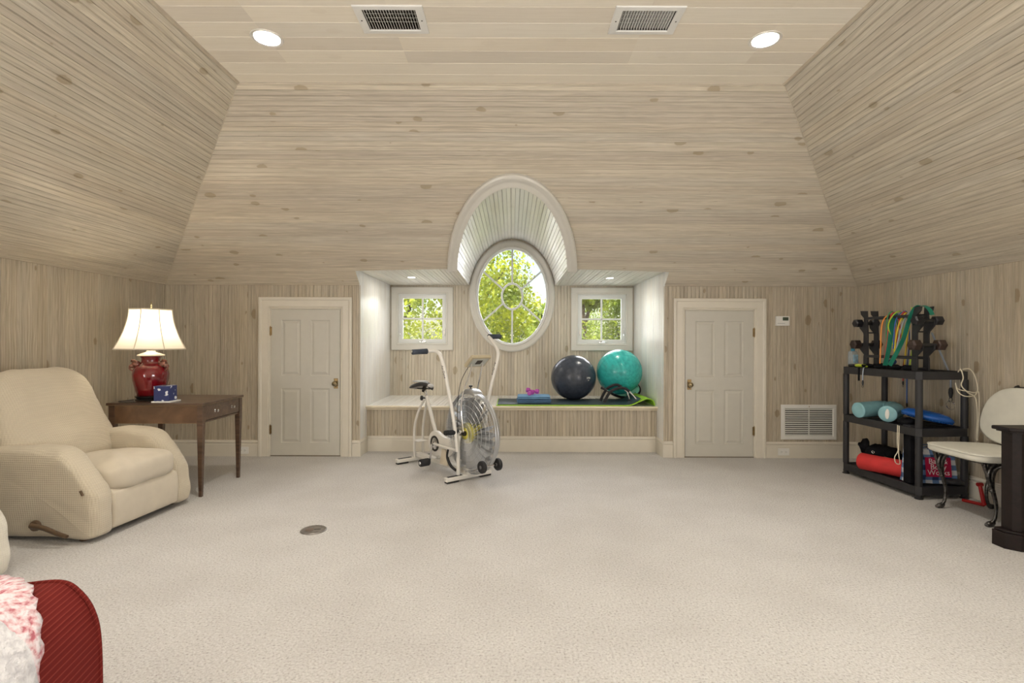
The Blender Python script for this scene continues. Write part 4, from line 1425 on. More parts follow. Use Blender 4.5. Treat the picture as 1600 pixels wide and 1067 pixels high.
MB().soft([(q.x, q.y) for q in spline([Vector((a, b, 0)) for a, b in poly], 3, True)], -.05, .05, .008, steps=2).build('top_bracket', m_wire, bike)
MB().lathe([(.006, 0), (.006, .016), (.016, .018), (.018, .032), (.001, .034)], 12, Matrix.Translation((FX-.02, 0, FZ+.39))).build('top_knob', M['black_plastic'], bike)
# transport wheels
for y in (-.085, .085):
    wh = MB().lathe([(.030, -.014), (.048, -.016), (.053, -.010), (.053, .010), (.048, .016), (.030, .014)], 28, rot_to((0,1,0), (1.235, y, .182))).build('transport_wheel', M['black_rubber'], bike)
    MB().lathe([(.016, -.018), (.012, -.021), (.001, -.021)], 14, rot_to((0,1,0), (1.235, y, .182))).build('wheel_hub', plain('grey_hub', (.12, .12, .12), .4), wh)
mb = MB().cyl((1.235, -.085, .182), (1.235, .085, .182), .008, n=10)
for y in (-.045, .045): mb.tube([(1.235, y, .182), (1.12, y, .14), (.93, y, .075)], .009, 8)
mb.build('wheel_axle', M['chrome'], bike)
MB().box((.845, -.045, .052), (.975, .045, .108)).build('front_bracket', wm, bike, bevel=.006)
MB().box((.885, .0, .10), (.935, .04, .135)).build('stop_block', M['black_rubber'], bike, bevel=.004)

# ------------------------------------------------------------------ things on the bench
ZB = BZ + .002
MT = .010
def ribbon(pts, y0, y1, th):
    """sheet following pts (x,z) with thickness th along its normal, from y0 to y1"""
    pts = [Vector((a, b)) for a, b in pts]; n = len(pts); up = []; lo = []
    for i, p in enumerate(pts):
        t = (pts[min(i+1, n-1)]-pts[max(i-1, 0)]).normalized(); nr = Vector((-t.y, t.x))
        up.append(p+nr*th); lo.append(p)
    vs = [(q.x, y, q.y) for y in (y0, y1) for q in up+lo]
    m = 2*n; fs = []
    for i in range(n-1):
        fs += [(i, i+1, m+i+1, m+i), (n+i+1, n+i, m+n+i, m+n+i+1), (i+1, i, n+i, n+i+1), (m+i, m+i+1, m+n+i+1, m+n+i)]
    fs += [(0, m, m+n, n), (n-1, n+n-1, m+n+n-1, m+n-1)]
    return MB().add(vs, fs)
x_l = P(776, 628, 5.86).x
m_lime = plain('lime_foam', (.33, .62, .04), .6, bmp=.2)
m_mat = plain('charcoal_green_foam', (.034, .062, .078), .55, bmp=.3, bscale=150, var=.15)
c1 = [(x_l, ZB), (1.18, ZB)] + [(p.x, p.y) for p in spline([Vector((1.20, ZB, 0)), Vector((1.34, ZB+.003, 0)), Vector((1.45, ZB+.045, 0)), Vector((1.53, ZB+.078, 0)), Vector((1.60, ZB+.062, 0)), Vector((1.618, ZB+.004, 0))], 5)]
tag(ribbon(c1, 5.815, 6.42, MT).build('exercise_mat', m_lime, smooth=30), 'lime green exercise mat under the dark mat, its right end curling up', 'mat')
c2 = [(x_l+.01, ZB+MT+.001), (1.16, ZB+MT+.001)] + [(p.x, p.y) for p in spline([Vector((1.18, ZB+MT+.001, 0)), Vector((1.33, ZB+MT+.004, 0)), Vector((1.42, ZB+MT+.040, 0)), Vector((1.47, ZB+MT+.075, 0))], 5)]
tag(ribbon(c2, 5.83, 6.40, .007).build('exercise_mat', m_mat, smooth=30), 'charcoal green exercise mat lying on the lime mat', 'mat')
ZM = ZB+MT+.009

def ball(px, py, rpx, Y, mat, lab, mark=False):
    r = rpx*Y/FPX
    c_ = P(px, py, Y); c_.z = ZM + r*.985
    t = MB()
    t.ell((0, 0, 0), (r*1.01, r*1.01, r*.985), nu=40, nv=64)
    o = t.build('exercise_ball', mat, smooth=80)
    o.location = c_; o.rotation_euler = (R(-62), R(12), R(20))
    tag(o, lab, 'exercise ball')
    MB().lathe([(.008, r*.985-.002), (.008, r*.985+.002), (.001, r*.985+.003)], 12).build('plug', M['plastic_white'], o)
    for zz in (-.5, -.25, 0, .25, .5):
        rr = r*1.0095*math.sqrt(1-zz*zz); MB().tube([(rr*math.cos(a), rr*math.sin(a), zz*r*.985) for a in np.linspace(0, 2*PI, 65)], .0018, 5, cap=False).build('ridge', mat, o)
    return o, r
m_dball = ball_mat('charcoal_vinyl', (.045, .055, .078), .28)
m_tball = ball_mat('teal_vinyl', (.03, .42, .40), .25)
b1, r1 = ball(896, 586, 34.5, 6.33, m_dball, 'charcoal grey exercise ball left of the teal ball')
b2, r2 = ball(965, 580.5, 34.8, 6.33, m_tball, 'shiny teal exercise ball against the right recess side')
b2.location.x += .020; b2.location.z += .068
# small white lettering on the grey ball
d = (Vector((.13, -.24, -.005))).normalized(); up = Vector((0, 0, 1)); side = up.cross(d).normalized(); up = d.cross(side)
for txt, sz, dz in (('SPRI', .030, .0), ('55', .018, -.028)):
    Mt = Matrix(((side.x, up.x, d.x, 0), (side.y, up.y, d.y, 0), (side.z, up.z, d.z, 0), (0, 0, 0, 1)))
    dd = Vector((.155, -.235, .01)).normalized()
    o = text_mb(txt, sz, Matrix.Translation(b1.location + dd*(r1*1.012) + Vector((0, 0, dz))) @ Mt, .0012).build('lettering', M['plastic_white'], smooth=0)
    bpy.context.view_layer.update()
    o.parent = b1; o.matrix_parent_inverse = b1.matrix_world.inverted()

# mint disc with black rim standing behind the bars
t = thing('balance_disc', 'mint green disc with black rim wedged under the teal ball', 'balance disc', (1.422, 6.34, ZM+.001), 0)
Md = Matrix.Translation((0, .188, .122)) @ Matrix.Rotation(R(30), 4, 'X') @ Matrix.Scale(1.47, 4)
MB().lathe([(.001, .018), (.10, .016), (.138, .008), (.138, -.004), (.001, -.006)], 40, Md).build('disc', plain('mint_plastic', (.32, .86, .66), .4), t)
MB().ring([(.136, .010), (.147, .008), (.149, 0), (.147, -.008), (.136, -.008)], 48, Md).build('rim', M['black_rubber'], t)
for k in range(8):
    a = 2*PI*k/8
    MB().lathe([(.005, .0), (.004, .0015)], 8, Md @ Matrix.Translation((.118*math.cos(a), .118*math.sin(a), .012))).build('rivet', M['dark_metal'], t)

# push-up / ab bar
t = thing('abdominal_trainer', 'black foam padded metal exercise bars in front of the teal ball', 'exercise bar', (0, 0, 0))
def bp(px, py, Y): return P(px, py, Y)
def foot(px, Y): q = P(px, 620, Y); q.z = ZM+.015; return q
arc1 = spline([foot(944, 5.90), bp(953, 613, 5.90), bp(964, 607, 5.91), bp(975, 606.5, 5.93), bp(983, 611, 5.94)], 5)
arc2 = spline([foot(938, 6.04), bp(947, 609, 6.04), bp(957, 602.5, 6.05), bp(965, 601.5, 6.06), bp(971, 604.5, 6.06)], 5)
MB().tube(arc1, .017, 12).build('padded_arc', M['foam_black'], t, smooth=60)
MB().tube(arc2, .016, 12).build('padded_arc', M['foam_black'], t, smooth=60)
MB().tube([bp(983, 611, 5.94), bp(991, 620, 5.93), foot(997, 5.92)], .0095, 10).build('steel_leg', M['chrome'], t)
MB().tube([bp(971, 604.5, 6.06), bp(980, 612, 6.05), foot(984, 6.04)], .0095, 10).build('steel_leg', M['chrome'], t)
MB().tube([bp(948, 610.5, 5.93), bp(955, 613, 5.94), bp(959, 615, 5.92)], .011, 10).build('cross_tube', M['chrome'], t)
MB().tube([bp(939.5, 605.5, 5.99), bp(944, 607.5, 5.97), bp(950, 611, 5.93)], [.016, .015, .011], 10).build('hand_grip', M['foam_black'], t)
MB().tube([foot(982, 6.04), foot(990, 5.96), foot(998, 5.91)], .015, 10).build('base_grip', M['foam_black'], t)

# folded blue blanket stack and pink dumbbells
m_blue1 = plain('light_blue_fabric', (.18, .36, .58), .85, bmp=.4, bscale=90)
m_blue2 = plain('slate_blue_fabric', (.10, .20, .36), .85, bmp=.4, bscale=90)
def folded(z, h, mat, label, seed, wx=.20, wy=.14):
    cxy = P(834, 620, 6.03)
    k = [(-wx, 0), (wx-.01, 0), (wx, h*.5), (wx-.01, h), (-wx, h), (-wx-.012, h*.5)]
    o = thing('folded_blanket', label, 'blanket', (cxy.x, 6.04, z), R(seed), 'folded blankets on the bench')
    hh = h/2-.001
    for q in range(2):
        mb = MB().ell((0, 0, hh*(q+.5)), (wx, wy, hh*.52), .35, .2, 10, 40); mb.wob(.002, 20, seed+q)
        mb.build('fold', mat, o, smooth=60)
    return o
folded(ZM+.001, .040, m_blue2, 'slate blue folded blanket, lower of the two beside the grey ball', 1)
folded(ZM+.043, .040, m_blue1, 'light blue folded blanket under the pink dumbbells', -1, .192, .135)
ZP = ZM+.0845
m_pink = plain('magenta_vinyl', (.52, .10, .46), .35)
def dumbbell(label, loc, rot, mat, L, hr, hl, rr, group, gm=None, n=6):
    t = thing('dumbbell', label, 'dumbbell', loc, 0, group); t.rotation_euler = rot
    for sg in (-1, 1):
        a = sg*(L/2-hl); b = sg*L/2
        MB().tube([(a, 0, 0), (a+(b-a)*.12, 0, 0), (a+(b-a)*.85, 0, 0), (b, 0, 0)], [hr*.78, hr, hr, hr*.70], n).build('head', mat, t, smooth=0)
    MB().tube([(-L/2+hl*.8, 0, 0), (-L/4, 0, 0), (0, 0, 0), (L/4, 0, 0), (L/2-hl*.8, 0, 0)], [rr*.9, rr, rr*1.1, rr, rr*.9], 12).build('grip', gm or mat, t)
    return t
pp = P(833, 612, 6.02)
dumbbell('pink dumbbell lying crosswise behind the other one on the blue blanket', (pp.x-.005, 6.05, ZP+.031+.014), (0, R(7), R(-12)), m_pink, .155, .031, .045, .011, 'pink dumbbells on the blanket')
dumbbell('pink dumbbell pointing at the camera on the blue blanket', (pp.x-.028, 5.985, ZP+.027), (0, 0, R(68)), m_pink, .135, .027, .040, .011, 'pink dumbbells on the blanket')

# ------------------------------------------------------------------ black shelving unit on the right
SA = Vector((3.235, 4.07, 0)); SR = R(4)
SW, SDp = .445, .865
bp_ = M['black_plastic']
shelf = thing('shelving_unit', 'black plastic three tier shelf against the right wall', 'shelf', SA, SR)
ZT = (1.02, .565, .100)
for z in ZT:
    h = .065
    mb = MB()
    c = .03
    out = [(0, c), (c, 0), (SW-c, 0), (SW, c), (SW, SDp-c), (SW-c, SDp), (c, SDp), (0, SDp-c)]
    inn = [(.018+max(0, 0), .035), (.035, .018), (SW-.035, .018), (SW-.018, .035), (SW-.018, SDp-.035), (SW-.035, SDp-.018), (.035, SDp-.018), (.018, SDp-.035)]
    vs = [(x, y, z-h) for x, y in out] + [(x, y, z) for x, y in out] + [(x, y, z) for x, y in inn] + [(x, y, z-.012) for x, y in inn]
    fs = []
    for a, b in ((0, 8), (8, 16), (16, 24)):
        for k in range(8): fs.append((a+k, a+(k+1)%8, b+(k+1)%8, b+k))
    fs.append(tuple(24+k for k in range(8)))
    fs.append(tuple(range(8))[::-1])
    mb.add(vs, fs)
    s_ = mb.build('shelf_tray', bp_, shelf, smooth=0, bevel=.002)
    mb = MB()
    for k in range(9):
        yy = .06+k*(SDp-.12)/8; mb.box((.03, yy-.004, z-.012), (SW-.03, yy+.004, z-.007))
    mb.build('tray_ribs', bp_, s_, smooth=0)
for (x, y) in ((.028, .028), (SW-.028, .028), (.028, SDp-.028), (SW-.028, SDp-.028)):
    for za, zb in ((ZT[2], ZT[1]-.065), (ZT[1], ZT[0]-.065)):
        MB().lathe([(.024, za), (.0255, za+.01), (.0255, zb-.01), (.024, zb)], 20, Matrix.Translation((x, y, 0))).build('post', bp_, shelf)
    MB().lathe([(.030, 0), (.031, .006), (.022, .012), (.024, .036)], 18, Matrix.Translation((x, y, 0))).build('foot', bp_, shelf)
def SP(x, y, z):   # shelf local to world
    c_, s_ = math.cos(SR), math.sin(SR)
    return Vector((SA.x + x*c_ - y*s_, SA.y + x*s_ + y*c_, z))

# dumbbell rack
ZTOP = ZT[0]+.001
rack = thing('dumbbell_rack', 'black notched dumbbell rack standing on the shelf top', 'rack', SP(0, 0, ZTOP), SR)
def upright(x, y, sg):
    # outline in (y,z); hooks face sg
    w0 = .0
    o = [(-.030, 0), (.030, 0), (.028, .10), (.022, .12), (.085, .175), (.088, .215), (.060, .200), (.035, .195), (.028, .215), (.026, .30), (.032, .32), (.080, .365), (.090, .41), (.062, .395), (.040, .39), (.026, .41), (.020, .455), (.062, .49), (.070, .525), (-.018, .520), (-.028, .3)]
    poly = [(a*.92, b) for a, b in o]
    if sg < 0: poly = [(-a, b) for a, b in poly]
    Mx = Matrix(((0, 1, 0, x), (1, 0, 0, y), (0, 0, 1, 0), (0, 0, 0, 1)))
    return MB().prism(poly, -.007, .007, Mx).build('upright', bp_, rack, smooth=0, bevel=.0015)
ya, yb = .13, .66
for x in (.085, .185):
    upright(x, ya, -1); upright(x, yb, 1)
for (x, z) in ((.085, .452), (.185, .452), (.085, .105), (.185, .105)):
    MB().box((x-.009, ya, z-.012), (x+.009, yb, z+.012)).build('crossbar', bp_, rack, bevel=.003)
for y in (ya, yb):
    for z in (.46, .32, .02): MB().cyl((.085, y, z), (.185, y, z), .006, n=8).build('spacer', bp_, rack)
m_db = plain('black_cast_iron', (.022, .022, .026), .35, .3, var=.4)
m_db2 = plain('rusty_brown_iron', (.060, .040, .034), .5, .4, var=.4)
m_dg = plain('dark_handle', (.05, .05, .05), .4, .6)
for (yy, zz, L, hr, mt, lab) in ((ya-.062, .372+.030, .245, .040, m_db, 'black hex dumbbell in the upper notches at the near end of the rack'),
                                (ya-.060, .155+.030, .290, .047, m_db2, 'brown hex dumbbell in the lower notches at the near end of the rack'),
                                (yb+.062, .372+.030, .235, .040, m_db, 'black hex dumbbell in the upper notches at the far end of the rack'),
                                (yb+.060, .155+.030, .280, .045, m_db2, 'brown hex dumbbell in the lower notches behind the sanitizer bottle')):
    if zz < .3: zz = .198+.014
    else: zz = .395+.014
    dumbbell(lab, SP(.135, yy, ZTOP+zz), (0, 0, SR), mt, L, hr, .072, .0135, 'hex dumbbells on the rack', m_dg)

# resistance bands over the rack bar
def band(name, pxs, Y, r, mat, lab, n=8):
    pts = [P(a, b, Y + (c if len(q) > 2 else 0)) for q in pxs for a, b, c in [(q[0], q[1], q[2] if len(q) > 2 else 0)]]
    return tag(MB().tube(spline(pts, 7), r, n).build(name, mat, smooth=70), lab, 'resistance band', 'bands draped over the rack')
cols = {
 'orange': (.80, .30, .05), 'thin_green': (.05, .30, .12), 'red': (.60, .03, .03), 'lime': (.42, .62, .04), 'blue': (.04, .12, .42), 'yellow': (.75, .55, .04), 'grey': (.35, .40, .47)}
bm = {k: plain(k+'_latex', v, .4) for k, v in cols.items()}
band('resistance_band', [(1375, 568, 0), (1376, 545), (1377, 515), (1381, 499), (1389, 492.5), (1397, 497, .10), (1400, 530, .12), (1398, 568, .13)], 4.47, .0055, bm['orange'], 'orange tube band, first from the far end of the rack')
band('resistance_band', [(1386, 556, 0), (1385, 520), (1387, 495), (1394, 487), (1401, 496, .10), (1403, 535, .12)], 4.45, .0050, bm['thin_green'], 'thin green tube band beside the orange one')
band('resistance_band', [(1382, 562, 0), (1386, 535), (1390, 502), (1396, 488.5), (1404, 497, .10), (1409, 540, .12)], 4.43, .0050, bm['red'], 'red tube band between the two green straps')
band('resistance_band', [(1397, 548, -.02), (1392, 525), (1388, 508), (1396, 492), (1406, 486.5), (1411, 498, .10), (1408, 540, .12)], 4.40, .0050, bm['lime'], 'lime green tube band crossing over the rack bar')
band('resistance_band', [(1396, 545, 0), (1397, 520), (1400, 500), (1408, 489), (1418, 490, .10), (1421, 530, .22), (1418, 566, .40), (1417, 590, .42), (1417, 630, .42)], 4.38, .0050, bm['blue'], 'blue tube band hanging down behind the shelf to the middle tier')
band('resistance_band', [(1397, 560, 0), (1400, 528), (1406, 503), (1416, 489), (1422, 500, .10), (1417, 530, .12), (1413, 570, .13)], 4.36, .0058, bm['yellow'], 'yellow tube band near the middle of the rack bar')
band('resistance_band', [(1401, 535, 0), (1403, 512), (1408, 494), (1414, 488), (1419, 505, .10), (1416, 545, .30), (1411.5, 572, .47), (1411, 595, .47)], 4.37, .0055, bm['red'], 'red tube band whose clip hangs below the top tier')
band('resistance_band', [(1400, 550, -.01), (1405, 525), (1412, 502), (1421, 488), (1428, 489, .10), (1430, 520, .13)], 4.34, .0060, bm['grey'], 'pale grey tube band beside the wide green strap')
band('resistance_band', [(1424, 480, 0), (1428, 500, 0), (1427, 530), (1424, 555), (1421, 572, .0)], 4.36, .0050, bm['lime'], 'lime green tube band left of the near rack frame')
band('resistance_band', [(1456, 520, .10), (1468, 548, .16), (1480, 575, .19), (1485, 590, .19), (1485.5, 606, .19)], 4.13, .0075, bm['grey'], 'thick grey tube band hanging at the right end of the shelf')
# wide green strap: flat band
def strap(pts, wdt, th, mat, name, lab, cat, group=None, wdir=None):
    pts = spline(pts, 6); vs = []; fs = []
    for i, p in enumerate(pts):
        t_ = (pts[min(i+1, len(pts)-1)]-pts[max(i-1, 0)]).normalized()
        wd = Vector(wdir) if wdir else Vector((1, 0, 0))
        wd = (wd - t_*wd.dot(t_)).normalized(); nn = t_.cross(wd)
        for a, b in ((-1, -1), (1, -1), (1, 1), (-1, 1)):
            vs.append(p + wd*a*wdt/2 + nn*b*th/2)
    for i in range(len(pts)-1):
        for k in range(4): fs.append((i*4+k, i*4+(k+1)%4, (i+1)*4+(k+1)%4, (i+1)*4+k))
    fs += [(0, 1, 2, 3), tuple(len(vs)-4+k for k in range(4))]
    return tag(MB().add(vs, fs).build(name, mat, smooth=50), lab, cat, group)
m_gs = plain('green_latex_strap', (.015, .20, .13), .45)
strap([P(1383, 571, 4.40), P(1388, 548, 4.38), P(1392, 520, 4.40), P(1396, 496, 4.42), P(1400, 489, 4.47)], .040, .003, m_gs, 'resistance_band', 'wide dark green strap hanging straight on the left', 'resistance band', 'bands draped over the rack')
strap([P(1390, 571, 4.30), P(1401, 551, 4.28), P(1412, 528, 4.26), P(1419, 505, 4.24), P(1425, 489, 4.22), P(1433, 479, 4.20), P(1444, 478, 4.17), P(1452, 483, 4.14), P(1457, 492, 4.12)], .036, .003, m_gs, 'resistance_band', 'wide dark green strap looped over the near rack frame', 'resistance band', 'bands draped over the rack')
# clips hanging below
def clip(px, py, Y, lab, s=1.0, ring=False):
    c_ = P(px, py, Y)
    t = thing('band_clip', lab, 'clip', c_)
    MB().lathe([(.004*s, .0), (.009*s, -.010*s), (.011*s, -.03*s), (.007*s, -.055*s), (.004*s, -.06*s)][::-1], 14).build('sleeve', M['black_plastic'], t)
    MB().tube([(.009*s*math.cos(a), 0, -.068*s+.014*s*math.sin(a)) for a in np.linspace(0, 2*PI, 20)], .0022*s, 6, cap=False).build('hook', M['dark_metal'] if not ring else M['chrome'], t)
    if ring:
        MB().tube([(.035*math.cos(a), .01*math.sin(a), -.068*s-.047+.035*math.sin(a)) for a in np.linspace(0, 2*PI, 32)], .0035, 8, cap=False).build('ring', M['chrome'], t)
clip(1348, 594, 4.62, 'black spring clip hanging at the far left under the top tier', .8)
tag(MB().tube(spline([P(1351, 574, 4.70), P(1349, 576, 4.62), P(1348, 586, 4.62), P(1348, 594, 4.62)], 4), .005, 8).build('resistance_band', bm['grey'], smooth=60), 'short grey band end hanging by the far left clip', 'resistance band')
clip(1411, 595, 4.84, 'small black clip on the red band end', .7)
clip(1417, 629, 4.80, 'small black clip on the blue band end', .7)
clip(1485.5, 605, 4.32, 'large black clip with steel ring on the grey band', 1.55, True)
tag(MB().box((-.007, -.004, -.12), (.007, .004, 0)).build('wrist_strap', M['black_cloth'], loc=P(1342, 574, 4.64)), 'black strap hanging over the front edge of the top tier', 'strap')

# sanitizer bottle
sb = PZ(1353, 575, ZTOP); sb = SP(.065, .80, ZTOP)
t = thing('sanitizer_bottle', 'clear pump bottle with blue cap on the shelf top', 'bottle', sb, R(20))
m, n, b, out = newmat('clear_plastic'); b.inputs['Base Color'].default_value = (.80, .88, .92, 1); b.inputs['Roughness'].default_value = .08; b.inputs['Transmission Weight'].default_value = .75; b.inputs['IOR'].default_value = 1.35
m_clear = m
MB().ell((0, 0, .075), (.045, .028, .075), .35, .6, 18, 28).build('body', m_clear, t, smooth=60)
MB().box((-.034, -.0295, .035), (.034, -.026, .115)).build('label', plain('blue_white_label', (.35, .55, .75), .5, var=.5, scale=30), t, bevel=.004)
mb = MB().lathe([(.016, .148), (.017, .165), (.012, .172), (.006, .176), (.006, .195), (.012, .197), (.012, .208), (.001, .209)], 16); mb.box((-.004, -.035, .198), (.004, 0, .207)); mb.build('pump', plain('blue_pump', (.04, .30, .48), .35), t)
# cloth heap on the top tier
mb = MB()
for k in range(9):
    a = SP(.10+.03*math.sin(k*2.1), .20+.052*k, ZTOP+.018)
    mb.ell(a, (.055, .05, .022), nu=8, nv=14)
mb.wob(.012, 22, 4)
for i, p in enumerate(mb.v):
    if p[2] < ZTOP+.001: mb.v[i] = (p[0], p[1], ZTOP+.001)
tag(mb.build('ankle_weights', M['black_cloth'], smooth=60), 'heap of black cloth straps lying along the shelf top under the bands', 'straps')
t = thing('jump_rope_handle', 'lime yellow handle lying on the shelf top beside the bottle', 'handle', (0, 0, 0))
MB().tube([SP(.03, .72, ZTOP+.016), SP(.032, .70, ZTOP+.017), SP(.04, .60, ZTOP+.017), SP(.042, .585, ZTOP+.015)], [.010, .015, .014, .008], 12).build('grip', plain('lime_plastic', (.50, .62, .04), .4), t)
MB().tube([SP(.03, .80, ZTOP+.013), SP(.03, .725, ZTOP+.014)], [.014, .013], 10).build('end_cap', bp_, t)
tag(MB().ell((0, 0, 0), (.032, .03, .026), nu=10, nv=16).build('massage_ball', plain('navy_rubber', (.03, .05, .14), .4), loc=SP(.06, .33, ZTOP+.066)), 'small navy ball among the black straps on the shelf top', 'ball')

# teal foam roll on the middle tier
m_teal = plain('pale_teal_foam', (.20, .40, .44), .5, bmp=.25, bscale=30, var=.12)
m_tealw = plain('pale_teal_foam_end', (.26, .50, .55), .6, bmp=.3, bscale=30, var=.08)
ZM2 = ZT[1]+.001
t = thing('foam_roll', 'pale teal foam roll folded in two on the middle tier', 'foam roll', (0, 0, 0))
rr = .070
p1, p2 = SP(-.035, .60, ZM2+rr), SP(.03, .345, ZM2+rr)
bend = [SP(.20, .635, ZM2+rr+.01), SP(.255, .56, ZM2+rr+.012), SP(.20, .46, ZM2+rr+.01)]
pts = spline([p1, p1.lerp(bend[0], .5), bend[0], bend[1], bend[2], p2.lerp(bend[2], .5), p2], 8)
mb = MB().tube(pts, [rr*(1 - .10*math.exp(-((i-len(pts)/2)/6)**2)*(1+math.sin(i*2.2))) for i in range(len(pts))], 30, cap=True)
mb.build('roll', m_teal, t, smooth=50)
for q, nx in ((p1, pts[1]), (p2, pts[-2])):
    dr_ = (q-nx).normalized()
    MB().lathe([(rr*.97, 0), (rr*.9, .006), (rr*.5, .003), (.001, .001)], 30, rot_to(dr_, q)).build('end_face', m_tealw, t, smooth=60)
dr_ = (p2-pts[-2]).normalized()
MB().ell((0, 0, .007), (.045, .016, .003), nu=6, nv=14, M=rot_to(dr_, p2) @ Matrix.Rotation(R(35), 4, 'Z')).build('sticker', M['plastic_white'], t)
# blue balance cushion
t = thing('balance_cushion', 'shiny blue inflatable balance cushion tilted on the middle tier', 'cushion', SP(.235, .175, ZM2+.072))
t.rotation_euler = (R(4), R(11), SR)
m_bl = plain('cobalt_vinyl', (.012, .10, .42), .22, var=.15)
MB().lathe([(.001, .050), (.08, .049), (.14, .036), (.172, .014), (.180, 0), (.172, -.014), (.13, -.030), (.001, -.034)], 48).build('cushion', m_bl, t, smooth=60)
mb = MB()
for k in range(48):
    a = 2*PI*k/48
    mb.ell((.168*math.cos(a), .168*math.sin(a), -.019), (.005, .005, .004), nu=4, nv=6)
nb = mb.build('nubs', m_bl, t); nb['kind'] = 'stuff'
# clutter of straps on the middle tier
mb = MB()
for k in range(6):
    mb.ell(SP(.06+.035*(k % 3), .185+.03*(k//2), ZM2+.022+.012*(k % 2)), (.04, .03, .022), nu=8, nv=12)
mb.wob(.012, 25, 8)
for i, p in enumerate(mb.v):
    if p[2] < ZM2: mb.v[i] = (p[0], p[1], ZM2)
tag(mb.build('strap_bundle', M['black_cloth'], smooth=50), 'bundle of black webbing between the teal roll and the blue cushion', 'straps')
t = thing('black_case', 'tall narrow black case standing in front of the shelf between middle and bottom tiers', 'case', SP(.045, .140, ZT[2]+.002), SR)
MB().box((-.022, -.036, 0), (.022, .036, .455)).build('body', M['black_cloth'], t, bevel=.008, bseg=3)
MB().box((-.024, -.038, .455), (.024, .038, .475)).build('flap', bp_, t, bevel=.004)
MB().ring([(.006, -.003), (.014, -.003), (.014, .003), (.006, .003)], 16, rot_to((-1, 0, 0), (-.026, 0, .45))).build('grommet', M['dark_metal'], t)
m_cord = plain('ivory_cord', (.72, .66, .52), .6)
tag(MB().tube(spline([P(1402.5, 664, 4.19), P(1402, 690, 4.17), P(1403, 704, 4.17), P(1398, 714, 4.17), P(1399.5, 723, 4.17), P(1406, 724.5, 4.17), P(1404.5, 712, 4.16), P(1404, 700, 4.16), P(1405, 665, 4.19)], 5), .0035, 8).build('pull_cord', m_cord, smooth=60), 'ivory cord loop hanging from the middle tier beside the black case', 'cord')

# bottom tier
ZB3 = ZT[2]+.001
m_redf = plain('red_foam', (.62, .035, .035), .75, bmp=.3, bscale=60, var=.08)
t = thing('foam_roller', 'bright red foam roller lying on the bottom tier', 'foam roller', (0, 0, 0))
ra = .073
q1, q2 = SP(-.015, .60, ZB3+ra), SP(.145, .235, ZB3+ra)
d_ = (q2-q1).normalized()
MB().tube([q1, q1+d_*.008, q2-d_*.008, q2], [ra-.008, ra, ra, ra-.008], 36, cap=False).build('body', m_redf, t, smooth=60)
m_redf2 = plain('red_foam_end', (.80, .06, .05), .7, bmp=.2, bscale=60)
for q, s_ in ((q1, -1), (q2, 1)):
    MB().lathe([(ra-.008, 0), (ra-.016, .001), (ra*.62, .0), (ra*.6, -.003), (ra*.56, 0), (.001, .0)], 36, rot_to(d_*s_, q)).build('end_face', m_redf2, t, smooth=40)
# cardboard tray
t = thing('cardboard_box', 'low open brown cardboard box behind the red foam roller', 'box', SP(.285, .56, ZB3), SR)
m_card = plain('cardboard', (.30, .21, .13), .85)
MB().box((-.13, -.24, 0), (.13, .24, .004)).build('bottom', m_card, t)
for (a, b, c, d) in ((-.13, -.24, -.126, .24), (.126, -.24, .13, .24), (-.13, -.24, .13, -.236), (-.13, .236, .13, .24)):
    MB().box((a, b, 0), (c, d, .125)).build('side', m_card, t)
# black bag heap
mb = MB()
cb = SP(.24, .64, ZB3+.13)
mb.ell(cb, (.12, .16, .065), .8, .8, 16, 26)
mb.ell(SP(.15, .76, ZB3+.17), (.035, .045, .075), nu=10, nv=14)
mb.ell(SP(.22, .54, ZB3+.15), (.08, .09, .05), nu=10, nv=14)
mb.wob(.028, 11, 3); mb.wob(.010, 35, 6)
t = thing('gym_bag', 'crumpled black cloth bag behind the red foam roller', 'bag', (0, 0, 0))
mb.build('bag_body', M['black_cloth'], t, smooth=50)
MB().tube([SP(.108, .60, ZB3+.150)+Vector((0, .016*math.cos(a), .011*math.sin(a))) for a in np.linspace(0, 2*PI, 16)], .003, 6, cap=False).build('buckle', M['chrome'], t)
MB().tube(spline([SP(.19, .76, ZB3+.14), SP(.15, .81, ZB3+.19), SP(.10, .76, ZB3+.18), SP(.14, .70, ZB3+.14)], 5), .007, 8).build('strap', M['black_cloth'], t)

# gingham shopping bag
def gingham():
    m, n, b, _ = newmat('gingham_check')
    tc = N(n, 'ShaderNodeTexCoord')
    sp = N(n, 'ShaderNodeSeparateXYZ', {0: tc.outputs['Object']})
    fx = math_(n, 'GREATER_THAN', math_(n, 'FRACT', math_(n, 'MULTIPLY', math_(n, 'ADD', math_(n, 'ADD', sp.outputs[0], sp.outputs[1]), 5.0), 1/.098)), .5)
    fz = math_(n, 'GREATER_THAN', math_(n, 'FRACT', math_(n, 'MULTIPLY', math_(n, 'ADD', sp.outputs[2], 5.016), 1/.082)), .5)
    s_ = math_(n, 'MULTIPLY', math_(n, 'ADD', fx, fz), .5)
    c_ = ramp(n, s_, [(0, (.74, .76, .80)), (.49, (.74, .76, .80)), (.5, (.16, .27, .50)), (.74, (.16, .27, .50)), (.76, (.025, .06, .17))])
    n.links.new(c_, b.inputs['Base Color']); b.inputs['Roughness'].default_value = .45
    nz = N(n, 'ShaderNodeTexNoise', {'Vector': tc.outputs['Object'], 'Scale': 14.0, 'Detail': 2.0}); bump(n, b, nz.outputs[0], .4, .01)
    return m
bag = thing('shopping_bag', 'blue and white checked shopping bag with red label on the bottom tier', 'bag', SP(.225, .150, ZB3), R(-5))
BWd, BDp, BH = .185, .055, .275
mb = MB()
